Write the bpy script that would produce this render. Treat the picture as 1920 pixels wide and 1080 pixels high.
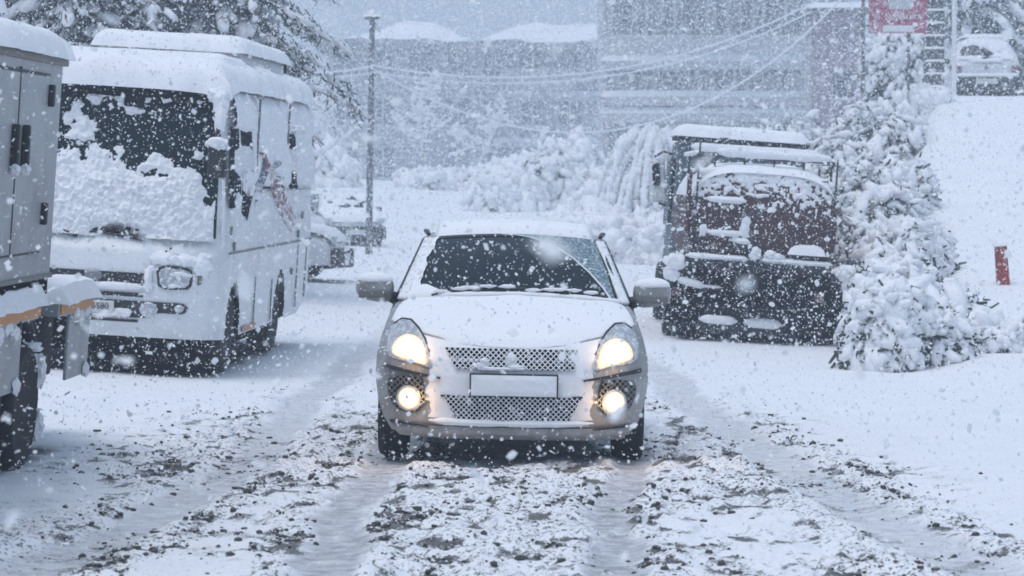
import bpy, bmesh, math, random
import numpy as np
from mathutils import Vector, Matrix
R = math.radians
scene = bpy.context.scene
for o in list(bpy.data.objects): bpy.data.objects.remove(o)
COL = scene.collection
rng = np.random.default_rng(11)
random.seed(5)

# ------------------------------------------------------------------ camera
FPX = 5200.0                       # focal length in pixels of a 1920 wide frame
cam = bpy.data.cameras.new('camera'); cam_o = bpy.data.objects.new('camera', cam); COL.objects.link(cam_o)
cam.sensor_width = 36.0; cam.lens = FPX/1920*36
cam.shift_y = -111/1920
cam_o.location = (0, 0, 1.45); cam_o.rotation_euler = (R(90), 0, 0)
cam.clip_start = .1; cam.clip_end = 2000
cam.dof.use_dof = True; cam.dof.focus_distance = 18.5; cam.dof.aperture_fstop = 6.3
scene.camera = cam_o
# ------------------------------------------------------------------ sky and light (overcast, snowing)
SUN_EL, SUN_AZ = 70, 222           # degrees; bright part of the cloud high behind on the left
w = bpy.data.worlds.new('World'); scene.world = w; w.use_nodes = True
nt = w.node_tree; nt.nodes.clear()
sky = nt.nodes.new('ShaderNodeTexSky'); sky.sky_type = 'NISHITA'; sky.sun_disc = False
sky.sun_elevation = R(SUN_EL); sky.sun_rotation = R(SUN_AZ); sky.dust_density = 1.5
hs = nt.nodes.new('ShaderNodeHueSaturation'); hs.inputs['Saturation'].default_value = .62
bg = nt.nodes.new('ShaderNodeBackground'); bg.inputs['Strength'].default_value = .10
out = nt.nodes.new('ShaderNodeOutputWorld')
cloud = nt.nodes.new('ShaderNodeMix'); cloud.data_type = 'RGBA'; cloud.inputs[0].default_value = .72     # even cloud deck over the clear sky
tcw = nt.nodes.new('ShaderNodeTexCoord'); sep = nt.nodes.new('ShaderNodeSeparateXYZ'); nt.links.new(tcw.outputs['Generated'], sep.inputs[0])
grd = nt.nodes.new('ShaderNodeMapRange'); grd.inputs['To Min'].default_value = .50; nt.links.new(sep.outputs['Z'], grd.inputs['Value'])   # overcast: zenith brighter than the horizon, all round
deck = nt.nodes.new('ShaderNodeMix'); deck.data_type = 'RGBA'; deck.inputs[6].default_value = (0, 0, 0, 1); deck.inputs[7].default_value = (5.2, 7.2, 10.0, 1)
nt.links.new(grd.outputs[0], deck.inputs[0]); nt.links.new(deck.outputs[2], cloud.inputs[7])
nt.links.new(sky.outputs[0], hs.inputs['Color']); nt.links.new(hs.outputs[0], cloud.inputs[6]); nt.links.new(cloud.outputs[2], bg.inputs[0]); nt.links.new(bg.outputs[0], out.inputs[0])
sun = bpy.data.lights.new('sun', 'SUN'); sun.energy = 1.45; sun.angle = R(40); sun.color = (1, .945, .935)
sun_o = bpy.data.objects.new('sun', sun); COL.objects.link(sun_o)
_az = R(SUN_AZ); _d = Vector((math.sin(_az)*math.cos(R(SUN_EL)), math.cos(_az)*math.cos(R(SUN_EL)), math.sin(R(SUN_EL))))
sun_o.rotation_euler = _d.to_track_quat('Z', 'Y').to_euler(); sun_o.location = _d*60
scene.view_settings.view_transform = 'Standard'; scene.view_settings.look = 'None'
scene.view_settings.exposure = 0.0; scene.view_settings.gamma = 1
cy = scene.cycles
cy.max_bounces = 5; cy.diffuse_bounces = 3; cy.glossy_bounces = 2; cy.transmission_bounces = 3; cy.volume_bounces = 1
cy.use_adaptive_sampling = True; cy.adaptive_threshold = .02; cy.use_denoising = True
cy.sample_clamp_indirect = 4
cy.filter_width = 1.7
HAZE_DENSITY = .0033

# ------------------------------------------------------------------ noise and terrain
def _h(ix, iy, iz, s):
    n = (ix.astype(np.int64)*374761393 + iy.astype(np.int64)*668265263 + iz.astype(np.int64)*2147483647 + s*974634777) & 0x7fffffff
    n = ((n ^ (n >> 13))*1274126177) & 0x7fffffff
    n = ((n ^ (n >> 15))*2246822519) & 0x7fffffff
    return ((n ^ (n >> 16)) & 0xffff)/65535.0
def vn(x, y, z=0., s=0):
    x, y, z = np.broadcast_arrays(np.asarray(x, float), np.asarray(y, float), np.asarray(z, float))
    ix, iy, iz = np.floor(x), np.floor(y), np.floor(z)
    fx, fy, fz = x-ix, y-iy, z-iz
    fx, fy, fz = [f*f*(3-2*f) for f in (fx, fy, fz)]
    r = 0
    for a in (0, 1):
        for b in (0, 1):
            for c in (0, 1):
                r = r + _h(ix+a, iy+b, iz+c, s)*(fx if a else 1-fx)*(fy if b else 1-fy)*(fz if c else 1-fz)
    return r
def fbm(x, y, z=0., s=0, o=4):
    t, a, n = 0, .5, 0
    for k in range(o):
        t = t + a*vn(x*2**k, y*2**k, z*2**k, s+k*17); n += a; a *= .5
    return t/n
def sm(a, b, x):
    t = np.clip((x-a)/(b-a), 0, 1); return t*t*(3-2*t)

YP = [-60, 19, 25, 32, 40, 58, 68, 74, 82, 96, 130, 260]
ZP = [0, 0, .04, .16, .30, .66, .84, 1.02, 1.75, 2.75, 3.5, 5.5]
def terr(x, y):
    x = np.asarray(x, float); y = np.asarray(y, float)
    z = np.interp(y, YP, ZP)
    z = z + .055*np.clip(-2.2-x, 0, 6)
    z = z - .05*np.clip(x-1.5, 0, 4)*sm(22, 30, y)*(1-sm(45, 60, y))
    xe = np.interp(y, [25, 28, 35, 47, 62], [3.9, 4.3, 5.25, 6.5, 9.0])
    ramp = .131*(np.sqrt((np.clip(y, 0, 62.2)-28.2)**2+2.0)+(np.clip(y, 0, 62.2)-28.2))/2
    wgt = sm(-.55, .55, x-xe+.25*(vn(x*.8, y*.8, 0, 3)-.5))
    return z+np.clip(ramp-z, 0, 99)*wgt
def tz(x, y): return float(terr(x, y))

# ------------------------------------------------------------------ materials
def mat(name, col=(.8, .8, .8), rough=.6, metal=0, spec=.5, noise=None, bump=None, emit=None, coat=0):
    m = bpy.data.materials.new(name); m.use_nodes = True
    n = m.node_tree; p = n.nodes['Principled BSDF']
    p.inputs['Base Color'].default_value = (*col, 1); p.inputs['Roughness'].default_value = rough
    p.inputs['Metallic'].default_value = metal; p.inputs['Specular IOR Level'].default_value = spec
    p.inputs['Coat Weight'].default_value = coat
    tc = None
    def tex(scale, detail=4, rg=.6):
        nonlocal tc
        if tc is None: tc = n.nodes.new('ShaderNodeTexCoord')
        t = n.nodes.new('ShaderNodeTexNoise'); t.inputs['Scale'].default_value = scale
        t.inputs['Detail'].default_value = detail; t.inputs['Roughness'].default_value = rg
        n.links.new(tc.outputs['Object'], t.inputs['Vector']); return t
    if noise:                       # (scale, other colour, low, high)
        t = tex(noise[0]); r = n.nodes.new('ShaderNodeMapRange')
        r.inputs['From Min'].default_value = noise[2]; r.inputs['From Max'].default_value = noise[3]
        mx = n.nodes.new('ShaderNodeMix'); mx.data_type = 'RGBA'
        mx.inputs[6].default_value = (*col, 1); mx.inputs[7].default_value = (*noise[1], 1)
        n.links.new(t.outputs['Fac'], r.inputs['Value']); n.links.new(r.outputs[0], mx.inputs[0])
        n.links.new(mx.outputs[2], p.inputs['Base Color'])
    if bump:                        # (scale, strength, distance)
        t = tex(bump[0], 5, .65); b = n.nodes.new('ShaderNodeBump')
        b.inputs['Strength'].default_value = bump[1]; b.inputs['Distance'].default_value = bump[2]
        n.links.new(t.outputs['Fac'], b.inputs['Height']); n.links.new(b.outputs[0], p.inputs['Normal'])
    if emit:
        p.inputs['Emission Color'].default_value = (*emit[0], 1); p.inputs['Emission Strength'].default_value = emit[1]
    return m
SN = (.86, .867, .89)
M = {}
M['snow'] = mat('snow', SN, .75, spec=.2, noise=(6, (.80, .81, .84), .45, .75), bump=(38, .5, .012))
M['snow_fine'] = mat('snow_fine', SN, .75, spec=.2, bump=(90, .45, .006))
M['snow_patchy'] = mat('snow_patchy', SN, .75, spec=.2, noise=(30, (.52, .56, .60), .54, .66), bump=(60, .6, .01))
M['frost'] = mat('frost', (.075, .135, .16), .55, spec=.3, noise=(55, (.5, .58, .64), .42, .70))
M['silver'] = mat('silver_paint', (.30, .295, .285), .36, .3, coat=.3, noise=(11, (.44, .445, .46), .46, .70))
M['black'] = mat('black_plastic', (.018, .019, .021), .5)
M['dark'] = mat('dark_underbody', (.008, .009, .010), .85, spec=.05)
M['glass'] = mat('dark_glass', (.008, .015, .019), .16, spec=.22)
M['side_glass'] = mat('grimy_side_glass', (.018, .025, .030), .9, spec=.03, noise=(9, (.06, .07, .08), .55, .75))
M['lamp_glass'] = mat('lamp_glass', (.42, .44, .47), .18, .2, coat=.6, noise=(25, (.75, .78, .82), .45, .65))
M['rubber'] = mat('tyre_rubber', (.010, .0105, .012), .8, noise=(18, (.05, .055, .06), .6, .85), bump=(30, .5, .01))
M['rim'] = mat('steel_rim', (.25, .26, .28), .45, .6)
M['bus_white'] = mat('bus_white_paint', (.72, .74, .76), .42, coat=.2, noise=(3.0, (.58, .60, .62), .5, .72))
M['steel'] = mat('grey_steel_panel', (.42, .445, .465), .45, .35, noise=(2.6, (.31, .325, .335), .42, .7))
M['steel_edge'] = mat('steel_edge', (.20, .20, .19), .5, .3)
M['orange'] = mat('orange_reflector', (.62, .24, .03), .4, noise=(30, (.8, .72, .6), .62, .72))
M['maroon'] = mat('maroon_tank_paint', (.070, .024, .022), .6, noise=(5, (.036, .022, .025), .4, .7))
M['tank_dark'] = mat('grimy_truck_metal', (.022, .026, .029), .7, noise=(6, (.045, .05, .055), .5, .7))
M['cab_blue'] = mat('cab_paint', (.10, .13, .15), .5)
M['red'] = mat('red_post_paint', (.30, .035, .022), .6, noise=(28, (.62, .5, .5), .62, .75))
M['sign_red'] = mat('sign_red', (.36, .05, .11), .5, noise=(7, (.62, .42, .5), .45, .66))
M['white'] = mat('white_paint', (.78, .78, .78), .5)
M['decal'] = mat('bus_red_decal', (.30, .10, .14), .5, noise=(9, (.72, .70, .71), .44, .56))
M['decal_grey'] = mat('bus_grey_decal', (.16, .18, .22), .5, noise=(9, (.7, .7, .7), .45, .58))
M['plate'] = mat('plate_white', (.60, .61, .60), .5)
M['car_white'] = mat('white_car_paint', (.66, .67, .69), .4, coat=.3)
M['lamp_red'] = mat('red_lamp', (.13, .035, .04), .5, noise=(20, (.5, .48, .5), .5, .65))
M['bark'] = mat('bark', (.055, .045, .04), .9, noise=(8, (.12, .11, .11), .4, .7))
M['pole'] = mat('weathered_pole', (.12, .125, .14), .8, noise=(5, (.5, .52, .56), .58, .68))
M['leaf'] = mat('leaf_dark', (.028, .046, .036), .65, noise=(3, (.045, .06, .045), .4, .7))
M['needle'] = mat('needle_dark', (.022, .042, .040), .7, noise=(2, (.04, .06, .055), .4, .7))
M['twig'] = mat('twig_brown', (.06, .048, .04), .9)
M['wall_grey'] = mat('plaster_grey', (.33, .34, .36), .85, noise=(.9, (.40, .41, .43), .4, .7))
M['wall_pale'] = mat('plaster_pale', (.46, .46, .46), .85, noise=(.8, (.36, .37, .38), .4, .7))
M['wall_purple'] = mat('purple_brick_wall', (.24, .17, .22), .85, noise=(6, (.42, .39, .42), .5, .68))
M['stone'] = mat('dark_stone', (.12, .122, .13), .9, noise=(4, (.4, .42, .45), .58, .7))
M['win'] = mat('window_glass', (.07, .08, .10), .25, spec=.5)
M['curtain'] = mat('pale_shutter', (.55, .56, .57), .8)
M['wire'] = mat('snowy_wire', (.80, .82, .86), .8)
M['clod'] = mat('dirty_slush', (.060, .055, .045), .85, spec=.2, noise=(30, (.30, .31, .32), .58, .78), bump=(60, .6, .01))

def snow_top_mat(name, col, lo=.35, hi=.75, scale=25):
    """a surface with settled snow on whatever faces up"""
    m = mat(name, col, .8); n = m.node_tree; p = n.nodes['Principled BSDF']
    g = n.nodes.new('ShaderNodeNewGeometry'); s = n.nodes.new('ShaderNodeSeparateXYZ'); n.links.new(g.outputs['Normal'], s.inputs[0])
    tc = n.nodes.new('ShaderNodeTexCoord'); t = n.nodes.new('ShaderNodeTexNoise'); t.inputs['Scale'].default_value = scale; t.inputs['Detail'].default_value = 4
    n.links.new(tc.outputs['Object'], t.inputs['Vector'])
    a = n.nodes.new('ShaderNodeMath'); a.operation = 'MULTIPLY_ADD'; a.inputs[1].default_value = .9; a.inputs[2].default_value = -.45
    n.links.new(t.outputs['Fac'], a.inputs[0])
    b = n.nodes.new('ShaderNodeMath'); b.operation = 'ADD'; n.links.new(s.outputs['Z'], b.inputs[0]); n.links.new(a.outputs[0], b.inputs[1])
    r = n.nodes.new('ShaderNodeMapRange'); r.inputs['From Min'].default_value = lo; r.inputs['From Max'].default_value = hi; n.links.new(b.outputs[0], r.inputs['Value'])
    mx = n.nodes.new('ShaderNodeMix'); mx.data_type = 'RGBA'; mx.inputs[6].default_value = (*col, 1); mx.inputs[7].default_value = (*SN, 1)
    n.links.new(r.outputs[0], mx.inputs[0]); n.links.new(mx.outputs[2], p.inputs['Base Color']); return m
M['clod_snowy'] = snow_top_mat('slush_clod', (.062, .060, .054), .80, 1.15, 60)
M['bark_snowy'] = snow_top_mat('snowy_bark', (.06, .05, .045), -.1, .35, 12)

# ground: clean snow, grey packed slush in the ruts, dark wet crumbs where the mess attribute is high
def ground_mat():
    m = bpy.data.materials.new('trodden_snow'); m.use_nodes = True; n = m.node_tree; p = n.nodes['Principled BSDF']; L = n.links.new
    p.inputs['Roughness'].default_value = .7; p.inputs['Specular IOR Level'].default_value = .25
    tc = n.nodes.new('ShaderNodeTexCoord')
    def tx(s, d=5, r=.6):
        t = n.nodes.new('ShaderNodeTexNoise'); t.inputs['Scale'].default_value = s; t.inputs['Detail'].default_value = d; t.inputs['Roughness'].default_value = r
        L(tc.outputs['Object'], t.inputs['Vector']); return t.outputs['Fac']
    def at(a):
        t = n.nodes.new('ShaderNodeAttribute'); t.attribute_name = a; return t.outputs['Fac']
    def mr(v, a, b, c=0, d=1):
        t = n.nodes.new('ShaderNodeMapRange'); L(v, t.inputs['Value'])
        for k, q in zip(('From Min', 'From Max', 'To Min', 'To Max'), (a, b, c, d)): t.inputs[k].default_value = q
        return t.outputs[0]
    def ma(op, a, b):
        t = n.nodes.new('ShaderNodeMath'); t.operation = op
        for i, q in enumerate((a, b)):
            if isinstance(q, (int, float)): t.inputs[i].default_value = q
            else: L(q, t.inputs[i])
        return t.outputs[0]
    def mix(f, a, b):
        t = n.nodes.new('ShaderNodeMix'); t.data_type = 'RGBA'; L(f, t.inputs[0])
        for i, q in ((6, a), (7, b)):
            if isinstance(q, tuple): t.inputs[i].default_value = (*q, 1)
            else: L(q, t.inputs[i])
        return t.outputs[2]
    snow = mix(mr(tx(1.3), .4, .7), SN, (.82, .83, .86))
    trk = ma('MULTIPLY', at('track'), mr(tx(9, 6, .7), .35, .62, .35, 1))
    c = mix(trk, snow, (.31, .325, .355))
    crumbs = mr(ma('ADD', tx(34, 4, .7), ma('MULTIPLY', at('mess'), .19)), .715, .79)
    c = mix(ma('MULTIPLY', crumbs, .9), c, (.085, .088, .085))
    dirt = mr(ma('ADD', ma('ADD', ma('MULTIPLY', tx(85, 3, .8), .8), ma('MULTIPLY', tx(24, 3, .6), .2)), ma('MULTIPLY', at('dirt'), .17)), .59, .66)
    c = mix(ma('MULTIPLY', dirt, .92), c, mix(mr(tx(30), .4, .65), (.045, .046, .042), (.13, .135, .135)))
    c = mix(at('bare'), c, (.045, .046, .05))  # near-black bare ground, with the shade under parked vehicles put into its colour
    L(c, p.inputs['Base Color'])
    b = n.nodes.new('ShaderNodeBump'); b.inputs['Strength'].default_value = .35; b.inputs['Distance'].default_value = .015
    L(tx(42, 6, .7), b.inputs['Height']); L(b.outputs[0], p.inputs['Normal'])
    return m
M['ground'] = ground_mat()

# ------------------------------------------------------------------ mesh helpers
class MB:
    def __init__(s): s.v = []; s.f = []
    def add(s, v, f):
        k = len(s.v); s.v += [tuple(map(float, p)) for p in v]; s.f += [tuple(i+k for i in q) for q in f]; return s
    def box(s, c, d, rot=None, taper=1.0):
        a, b, h = d[0]/2, d[1]/2, d[2]/2
        v = [Vector((x*(taper if z > 0 else 1), y*(taper if z > 0 else 1), z)) for x, y, z in
             [(-a, -b, -h), (a, -b, -h), (a, b, -h), (-a, b, -h), (-a, -b, h), (a, -b, h), (a, b, h), (-a, b, h)]]
        if rot: 
            from mathutils import Euler
            m = Euler(rot).to_matrix(); v = [m @ p for p in v]
        return s.add([p+Vector(c) for p in v], [(0, 3, 2, 1), (4, 5, 6, 7), (0, 1, 5, 4), (1, 2, 6, 5), (2, 3, 7, 6), (3, 0, 4, 7)])
    def tube(s, pts, r, n=8, cap=True):
        pts = [Vector(p) for p in pts]; rs = [float(q) for q in r] if hasattr(r, '__len__') else [r]*len(pts); v = []; f = []
        up = None
        for i, p in enumerate(pts):
            t = (pts[min(i+1, len(pts)-1)]-pts[max(i-1, 0)]).normalized()
            if up is None: up = Vector((0, 0, 1)) if abs(t.z) < .9 else Vector((1, 0, 0))
            a = t.cross(up).normalized(); b = a.cross(t).normalized(); up = b
            for k in range(n):
                q = 2*math.pi*k/n; v.append(p+rs[i]*(a*math.cos(q)+b*math.sin(q)))
        for i in range(len(pts)-1):
            for k in range(n):
                f.append((i*n+k, i*n+(k+1) % n, (i+1)*n+(k+1) % n, (i+1)*n+k))
        if cap: f += [tuple(range(n-1, -1, -1)), tuple((len(pts)-1)*n+k for k in range(n))]
        return s.add(v, f)
    def lathe(s, prof, c, axis='x', n=28):
        """profile of (radius, along-axis) revolved"""
        v = []; f = []
        for r, h in prof:
            for k in range(n):
                q = 2*math.pi*k/n; a, b = r*math.cos(q), r*math.sin(q)
                v.append({'x': (c[0]+h, c[1]+a, c[2]+b), 'y': (c[0]+a, c[1]+h, c[2]+b), 'z': (c[0]+a, c[1]+b, c[2]+h)}[axis])
        for i in range(len(prof)-1):
            for k in range(n): f.append((i*n+k, i*n+(k+1) % n, (i+1)*n+(k+1) % n, (i+1)*n+k))
        f += [tuple(range(n)), tuple((len(prof)-1)*n+k for k in range(n-1, -1, -1))]
        return s.add(v, f)
    def grid(s, fn, nu, nv, u0=0, u1=1, v0=0, v1=1, keep=None):
        U, V = np.meshgrid(np.linspace(u0, u1, nu), np.linspace(v0, v1, nv)); X, Y, Z = fn(U, V)
        X, Y, Z = [np.broadcast_to(np.asarray(q, float), U.shape) for q in (X, Y, Z)]
        k = None if keep is None else np.broadcast_to(keep(U, V), U.shape)
        f = []
        for j in range(nv-1):
            for i in range(nu-1):
                if k is None or k[j, i] or k[j, i+1] or k[j+1, i] or k[j+1, i+1]:
                    a = j*nu+i; f.append((a, a+1, a+nu+1, a+nu))
        return s.add(np.stack([X, Y, Z], -1).reshape(-1, 3), f)
    def prism(s, poly, fn0, fn1):
        """closed slab between two mappings of a 2D polygon"""
        n = len(poly); v = [fn0(*p) for p in poly]+[fn1(*p) for p in poly]
        f = [tuple(range(n)), tuple(range(2*n-1, n-1, -1))]+[(i, n+i, n+(i+1) % n, (i+1) % n) for i in range(n)]
        return s.add(v, f)
    def build(s, name, m, parent=None, smooth=True, bevel=0, solid=0, sub=0, angle=40):
        me = bpy.data.meshes.new(name); me.from_pydata(s.v, [], s.f); me.update()
        return finish(me, name, m, parent, smooth, bevel, solid, sub, angle)
def finish(me, name, m, parent=None, smooth=True, bevel=0, solid=0, sub=0, angle=40, fix=True):
    if fix:
        b = bmesh.new(); b.from_mesh(me)
        loose = [q for q in b.verts if not q.link_faces]
        if loose: bmesh.ops.delete(b, geom=loose, context='VERTS')
        bmesh.ops.recalc_face_normals(b, faces=b.faces)
        if smooth:
            for e in b.edges: e.smooth = len(e.link_faces) < 2 or e.calc_face_angle(0) < R(angle)
        b.to_mesh(me); b.free()
    if smooth: me.polygons.foreach_set('use_smooth', [True]*len(me.polygons))
    o = bpy.data.objects.new(name, me); COL.objects.link(o)
    me.materials.append(M[m] if isinstance(m, str) else m)
    if parent: o.parent = parent
    if solid: q = o.modifiers.new('solid', 'SOLIDIFY'); q.thickness = solid; q.offset = -1
    if bevel: q = o.modifiers.new('bevel', 'BEVEL'); q.width = bevel; q.segments = 2; q.limit_method = 'ANGLE'
    if sub: q = o.modifiers.new('sub', 'SUBSURF'); q.levels = q.render_levels = sub
    return o
def mesh_np(name, V, F, m, parent=None, smooth=True):
    me = bpy.data.meshes.new(name); k = F.shape[1]
    me.vertices.add(len(V)); me.vertices.foreach_set('co', V.astype(np.float32).ravel())
    me.loops.add(F.size); me.loops.foreach_set('vertex_index', F.astype(np.int32).ravel())
    me.polygons.add(len(F)); me.polygons.foreach_set('loop_start', np.arange(0, F.size, k, dtype=np.int32))
    me.update(calc_edges=True)
    if smooth: me.polygons.foreach_set('use_smooth', np.ones(len(F), bool))
    o = bpy.data.objects.new(name, me); COL.objects.link(o); me.materials.append(M[m] if isinstance(m, str) else m)
    if parent: o.parent = parent
    return o
def ico(sub):
    b = bmesh.new(); bmesh.ops.create_icosphere(b, subdivisions=sub, radius=1)
    v = np.array([q.co[:] for q in b.verts]); f = np.array([[q.index for q in p.verts] for p in b.faces]); b.free(); return v, f
ICO1, ICO2, ICO3 = ico(1), ico(2), ico(3)
def spread(base, f, A, P):
    """copies of a base shape: A (K,3,3) maps, P (K,3) places"""
    V = np.einsum('kij,nj->kni', A, base)+P[:, None, :]
    F = (f[None]+(np.arange(len(P))*len(base))[:, None, None]).reshape(-1, f.shape[1])
    return V.reshape(-1, 3), F
def frames(t, nrm):
    t = t/np.linalg.norm(t, axis=1, keepdims=True); b = np.cross(nrm, t); b /= np.linalg.norm(b, axis=1, keepdims=True)+1e-9
    n = np.cross(t, b); return np.stack([t, b, n], -1)
def rough_blobs(P, A, amp=.35, freq=2.2, base=ICO2, seed=0):
    V, F = spread(base[0], base[1], A, P)
    K, N = len(P), len(base[0])
    off = np.repeat(np.arange(K)*7.13, N)[:, None]+np.tile(base[0], (K, 1))*freq
    n = fbm(off[:, 0], off[:, 1], off[:, 2], seed, 2)-.5
    C = np.repeat(P, N, 0); return C+(V-C)*(1+amp*2*n[:, None]), F
def tag(o, label=None, cat=None, group=None, kind=None):
    for k, q in (('label', label), ('category', cat), ('group', group), ('kind', kind)):
        if q: o[k] = q
    return o
def thing(name, label, cat, loc=(0, 0, 0), yaw=0, pitch=0, roll=0, group=None):
    o = bpy.data.objects.new(name, None); COL.objects.link(o)
    o.location = loc; m = Matrix.Rotation(R(-yaw), 3, 'Z') @ Matrix.Rotation(R(pitch), 3, 'X') @ Matrix.Rotation(R(roll), 3, 'Y')
    o.rotation_euler = m.to_euler(); o.empty_display_size = .3
    return tag(o, label, cat, group)
def cap(mb, x0, x1, y0, y1, th, base=lambda x, y: 0*x, r=None, seed=0, step=.05, amp=.25, over=.02, freq=3.):
    """a pillow of settled snow on a rectangle: rounded rim, uneven top, ragged outline"""
    r = r or th*1.1
    nx = max(6, int((x1-x0)/step)); ny = max(5, int((y1-y0)/step))
    def c(n, a, b):                 # more rows towards the rim
        t = (1-np.cos(np.linspace(0, np.pi, n)))/2; return a+(b-a)*(.5*t+.5*np.linspace(0, 1, n))
    X, Y = np.meshgrid(c(nx, x0-over, x1+over), c(ny, y0-over, y1+over))
    jx = (fbm(X*freq*1.6, Y*freq*1.6, 3, seed+5, 3)-.5)*th*.7; jy = (fbm(X*freq*1.6, Y*freq*1.6, 9, seed+8, 3)-.5)*th*.7
    e = np.minimum(np.minimum(X-x0+over, x1+over-X), np.minimum(Y-y0+over, y1+over-Y))
    q = np.clip(e/r, 0, 1); h = th*np.sqrt(np.clip(1-(1-q)**2, 0, 1))*(1-amp/2+amp*fbm(X*freq, Y*freq, 1, seed, 4))
    Xj, Yj = X+jx*(1-q*.6), Y+jy*(1-q*.6)
    Z = base(np.clip(Xj, x0, x1), np.clip(Yj, y0, y1))+h-.012*(1-q)
    f = [(j*nx+i, j*nx+i+1, (j+1)*nx+i+1, (j+1)*nx+i) for j in range(ny-1) for i in range(nx-1)]
    return mb.add(np.stack([Xj, Yj, Z], -1).reshape(-1, 3), f)
def rod_snow(mb, p0, p1, r, h, seed=0, n=None, amp=.35):
    """snow lying along a bar: a lumpy flattened roll whose underside sits on the bar"""
    p0, p1 = np.array(p0, float), np.array(p1, float); L = np.linalg.norm(p1-p0); n = n or max(6, int(L/.05)); m = 10
    t = np.linspace(0, 1, n); a = np.linspace(0, 2*np.pi, m, endpoint=False)
    ax = (p1-p0)/L; sd = np.cross(ax, [0, 0, 1]); sd /= np.linalg.norm(sd)
    T, A = np.meshgrid(t, a, indexing='ij')
    endr = np.sqrt(np.clip(1-np.clip(1-np.minimum(T, 1-T)*L/(h*1.2), 0, 1)**2, .02, 1))
    k = endr*(1-amp/2+amp*fbm(T*L*5+seed, A*.0, np.cos(A)*.6, seed, 3))
    P = p0+(p1-p0)*T[..., None]+sd*(np.cos(A)*r*k)[..., None]+np.array([0, 0, 1])*(h*.42+np.sin(A)*h*.55*k)[..., None]
    f = [(i*m+j, i*m+(j+1) % m, (i+1)*m+(j+1) % m, (i+1)*m+j) for i in range(n-1) for j in range(m)]
    f += [tuple(range(m-1, -1, -1)), tuple((n-1)*m+j for j in range(m))]
    return mb.add(P.reshape(-1, 3), f)
def lumps(mb, pts, seed=0, amp=.3):
    """snow lumps: (centre, radii)"""
    P = np.array([p[0] for p in pts], float); A = np.array([np.diag(p[1]) for p in pts], float)
    V, F = rough_blobs(P, A, amp*1.5, 2.6, ICO3, seed); return mb.add(V, F)
def band(fr, top, bot, x0, x1, d, n=30, back=-.03):
    """strip that follows a curved front: top(x), bot(x) heights between x0 and x1, d proud of the surface"""
    m = MB(); xs = np.linspace(x0, x1, n); ts = np.linspace(0, 1, 5); v = []
    for x in xs:
        z1, z0 = top(x), bot(x); v += [fr(x, z0, back)]+[fr(x, z0+(z1-z0)*t, d) for t in ts]+[fr(x, z1, back)]
    k = 7; f = [(i*k+j, (i+1)*k+j, (i+1)*k+j+1, i*k+j+1) for i in range(n-1) for j in range(k-1)]
    f += [tuple(range(k)), tuple((n-1)*k+j for j in range(k-1, -1, -1))]
    return m.add(v, f)
def lattice(poly, sp, wd, fn, dep):
    """two families of slanted bars clipped to a convex polygon: an open diamond mesh"""
    mb = MB(); poly = [Vector(p) for p in poly]
    area = sum(poly[i].x*poly[(i+1) % len(poly)].y-poly[(i+1) % len(poly)].x*poly[i].y for i in range(len(poly)))
    if area < 0: poly.reverse()
    for sl in (1, -1):
        d = Vector((1, sl)).normalized(); nrm = Vector((-d.y, d.x)); pr = [p.dot(nrm) for p in poly]
        k = math.ceil(min(pr)/sp)
        while k*sp < max(pr):
            o = nrm*(k*sp); t0, t1 = -9, 9
            for i, a in enumerate(poly):
                e = poly[(i+1) % len(poly)]-a; m = Vector((-e.y, e.x)); dn = d.dot(m); q = (a-o).dot(m)
                if abs(dn) < 1e-9: continue
                if dn > 0: t0 = max(t0, q/dn)
                else: t1 = min(t1, q/dn)
            if t1-t0 > wd:
                a, b = o+d*t0, o+d*t1; hw = nrm*wd/2; pp = [a-hw, b-hw, b+hw, a+hw]
                mb.prism([(p.x, p.y) for p in pp], lambda x, z: fn(x, z, dep), lambda x, z: fn(x, z, 0))
            k += 1
    return mb
def lettering(name, text, size, loc, m, parent):
    cu = bpy.data.curves.new(name, 'FONT'); cu.body = text; cu.size = size; cu.extrude = .002; cu.align_x = 'CENTER'; cu.align_y = 'CENTER'
    t = bpy.data.objects.new(name, cu); COL.objects.link(t)
    me = bpy.data.meshes.new_from_object(t.evaluated_get(bpy.context.evaluated_depsgraph_get())); bpy.data.objects.remove(t)
    o = bpy.data.objects.new(name, me); COL.objects.link(o); o.parent = parent; o.location = loc; o.rotation_euler = (R(90), 0, 0)
    me.materials.clear(); me.materials.append(M[m]); return o
def wheel(parent, c, rad, width, out, name='wheel'):
    """tyre with rim; out = +1/-1, the side the hub faces along x"""
    h = width/2; t = MB().lathe([(rad*.60, -h*.9), (rad*.90, -h), (rad*.97, -h*.85), (rad, -h*.55), (rad, h*.55), (rad*.97, h*.85), (rad*.90, h), (rad*.60, h*.9)], c, 'x', 36).build(name, 'rubber', parent)
    g = MB()
    for k in range(30):
        q = 2*math.pi*k/30
        for sx in (-.55, .05):
            g.box((c[0]+h*(sx+.25), c[1]+rad*math.cos(q), c[2]+rad*math.sin(q)), (h*.5, rad*.1, .016), (q-math.pi/2, 0, 0))
    tag(g.build('tread', 'rubber', t, smooth=False), kind='stuff')
    MB().lathe([(rad*.6, h*.5*out), (rad*.55, h*.7*out), (rad*.2, h*.45*out), (rad*.18, h*.8*out), (.01, h*.82*out)], c, 'x', 24).build('rim', 'rim', t)
    return t

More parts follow.
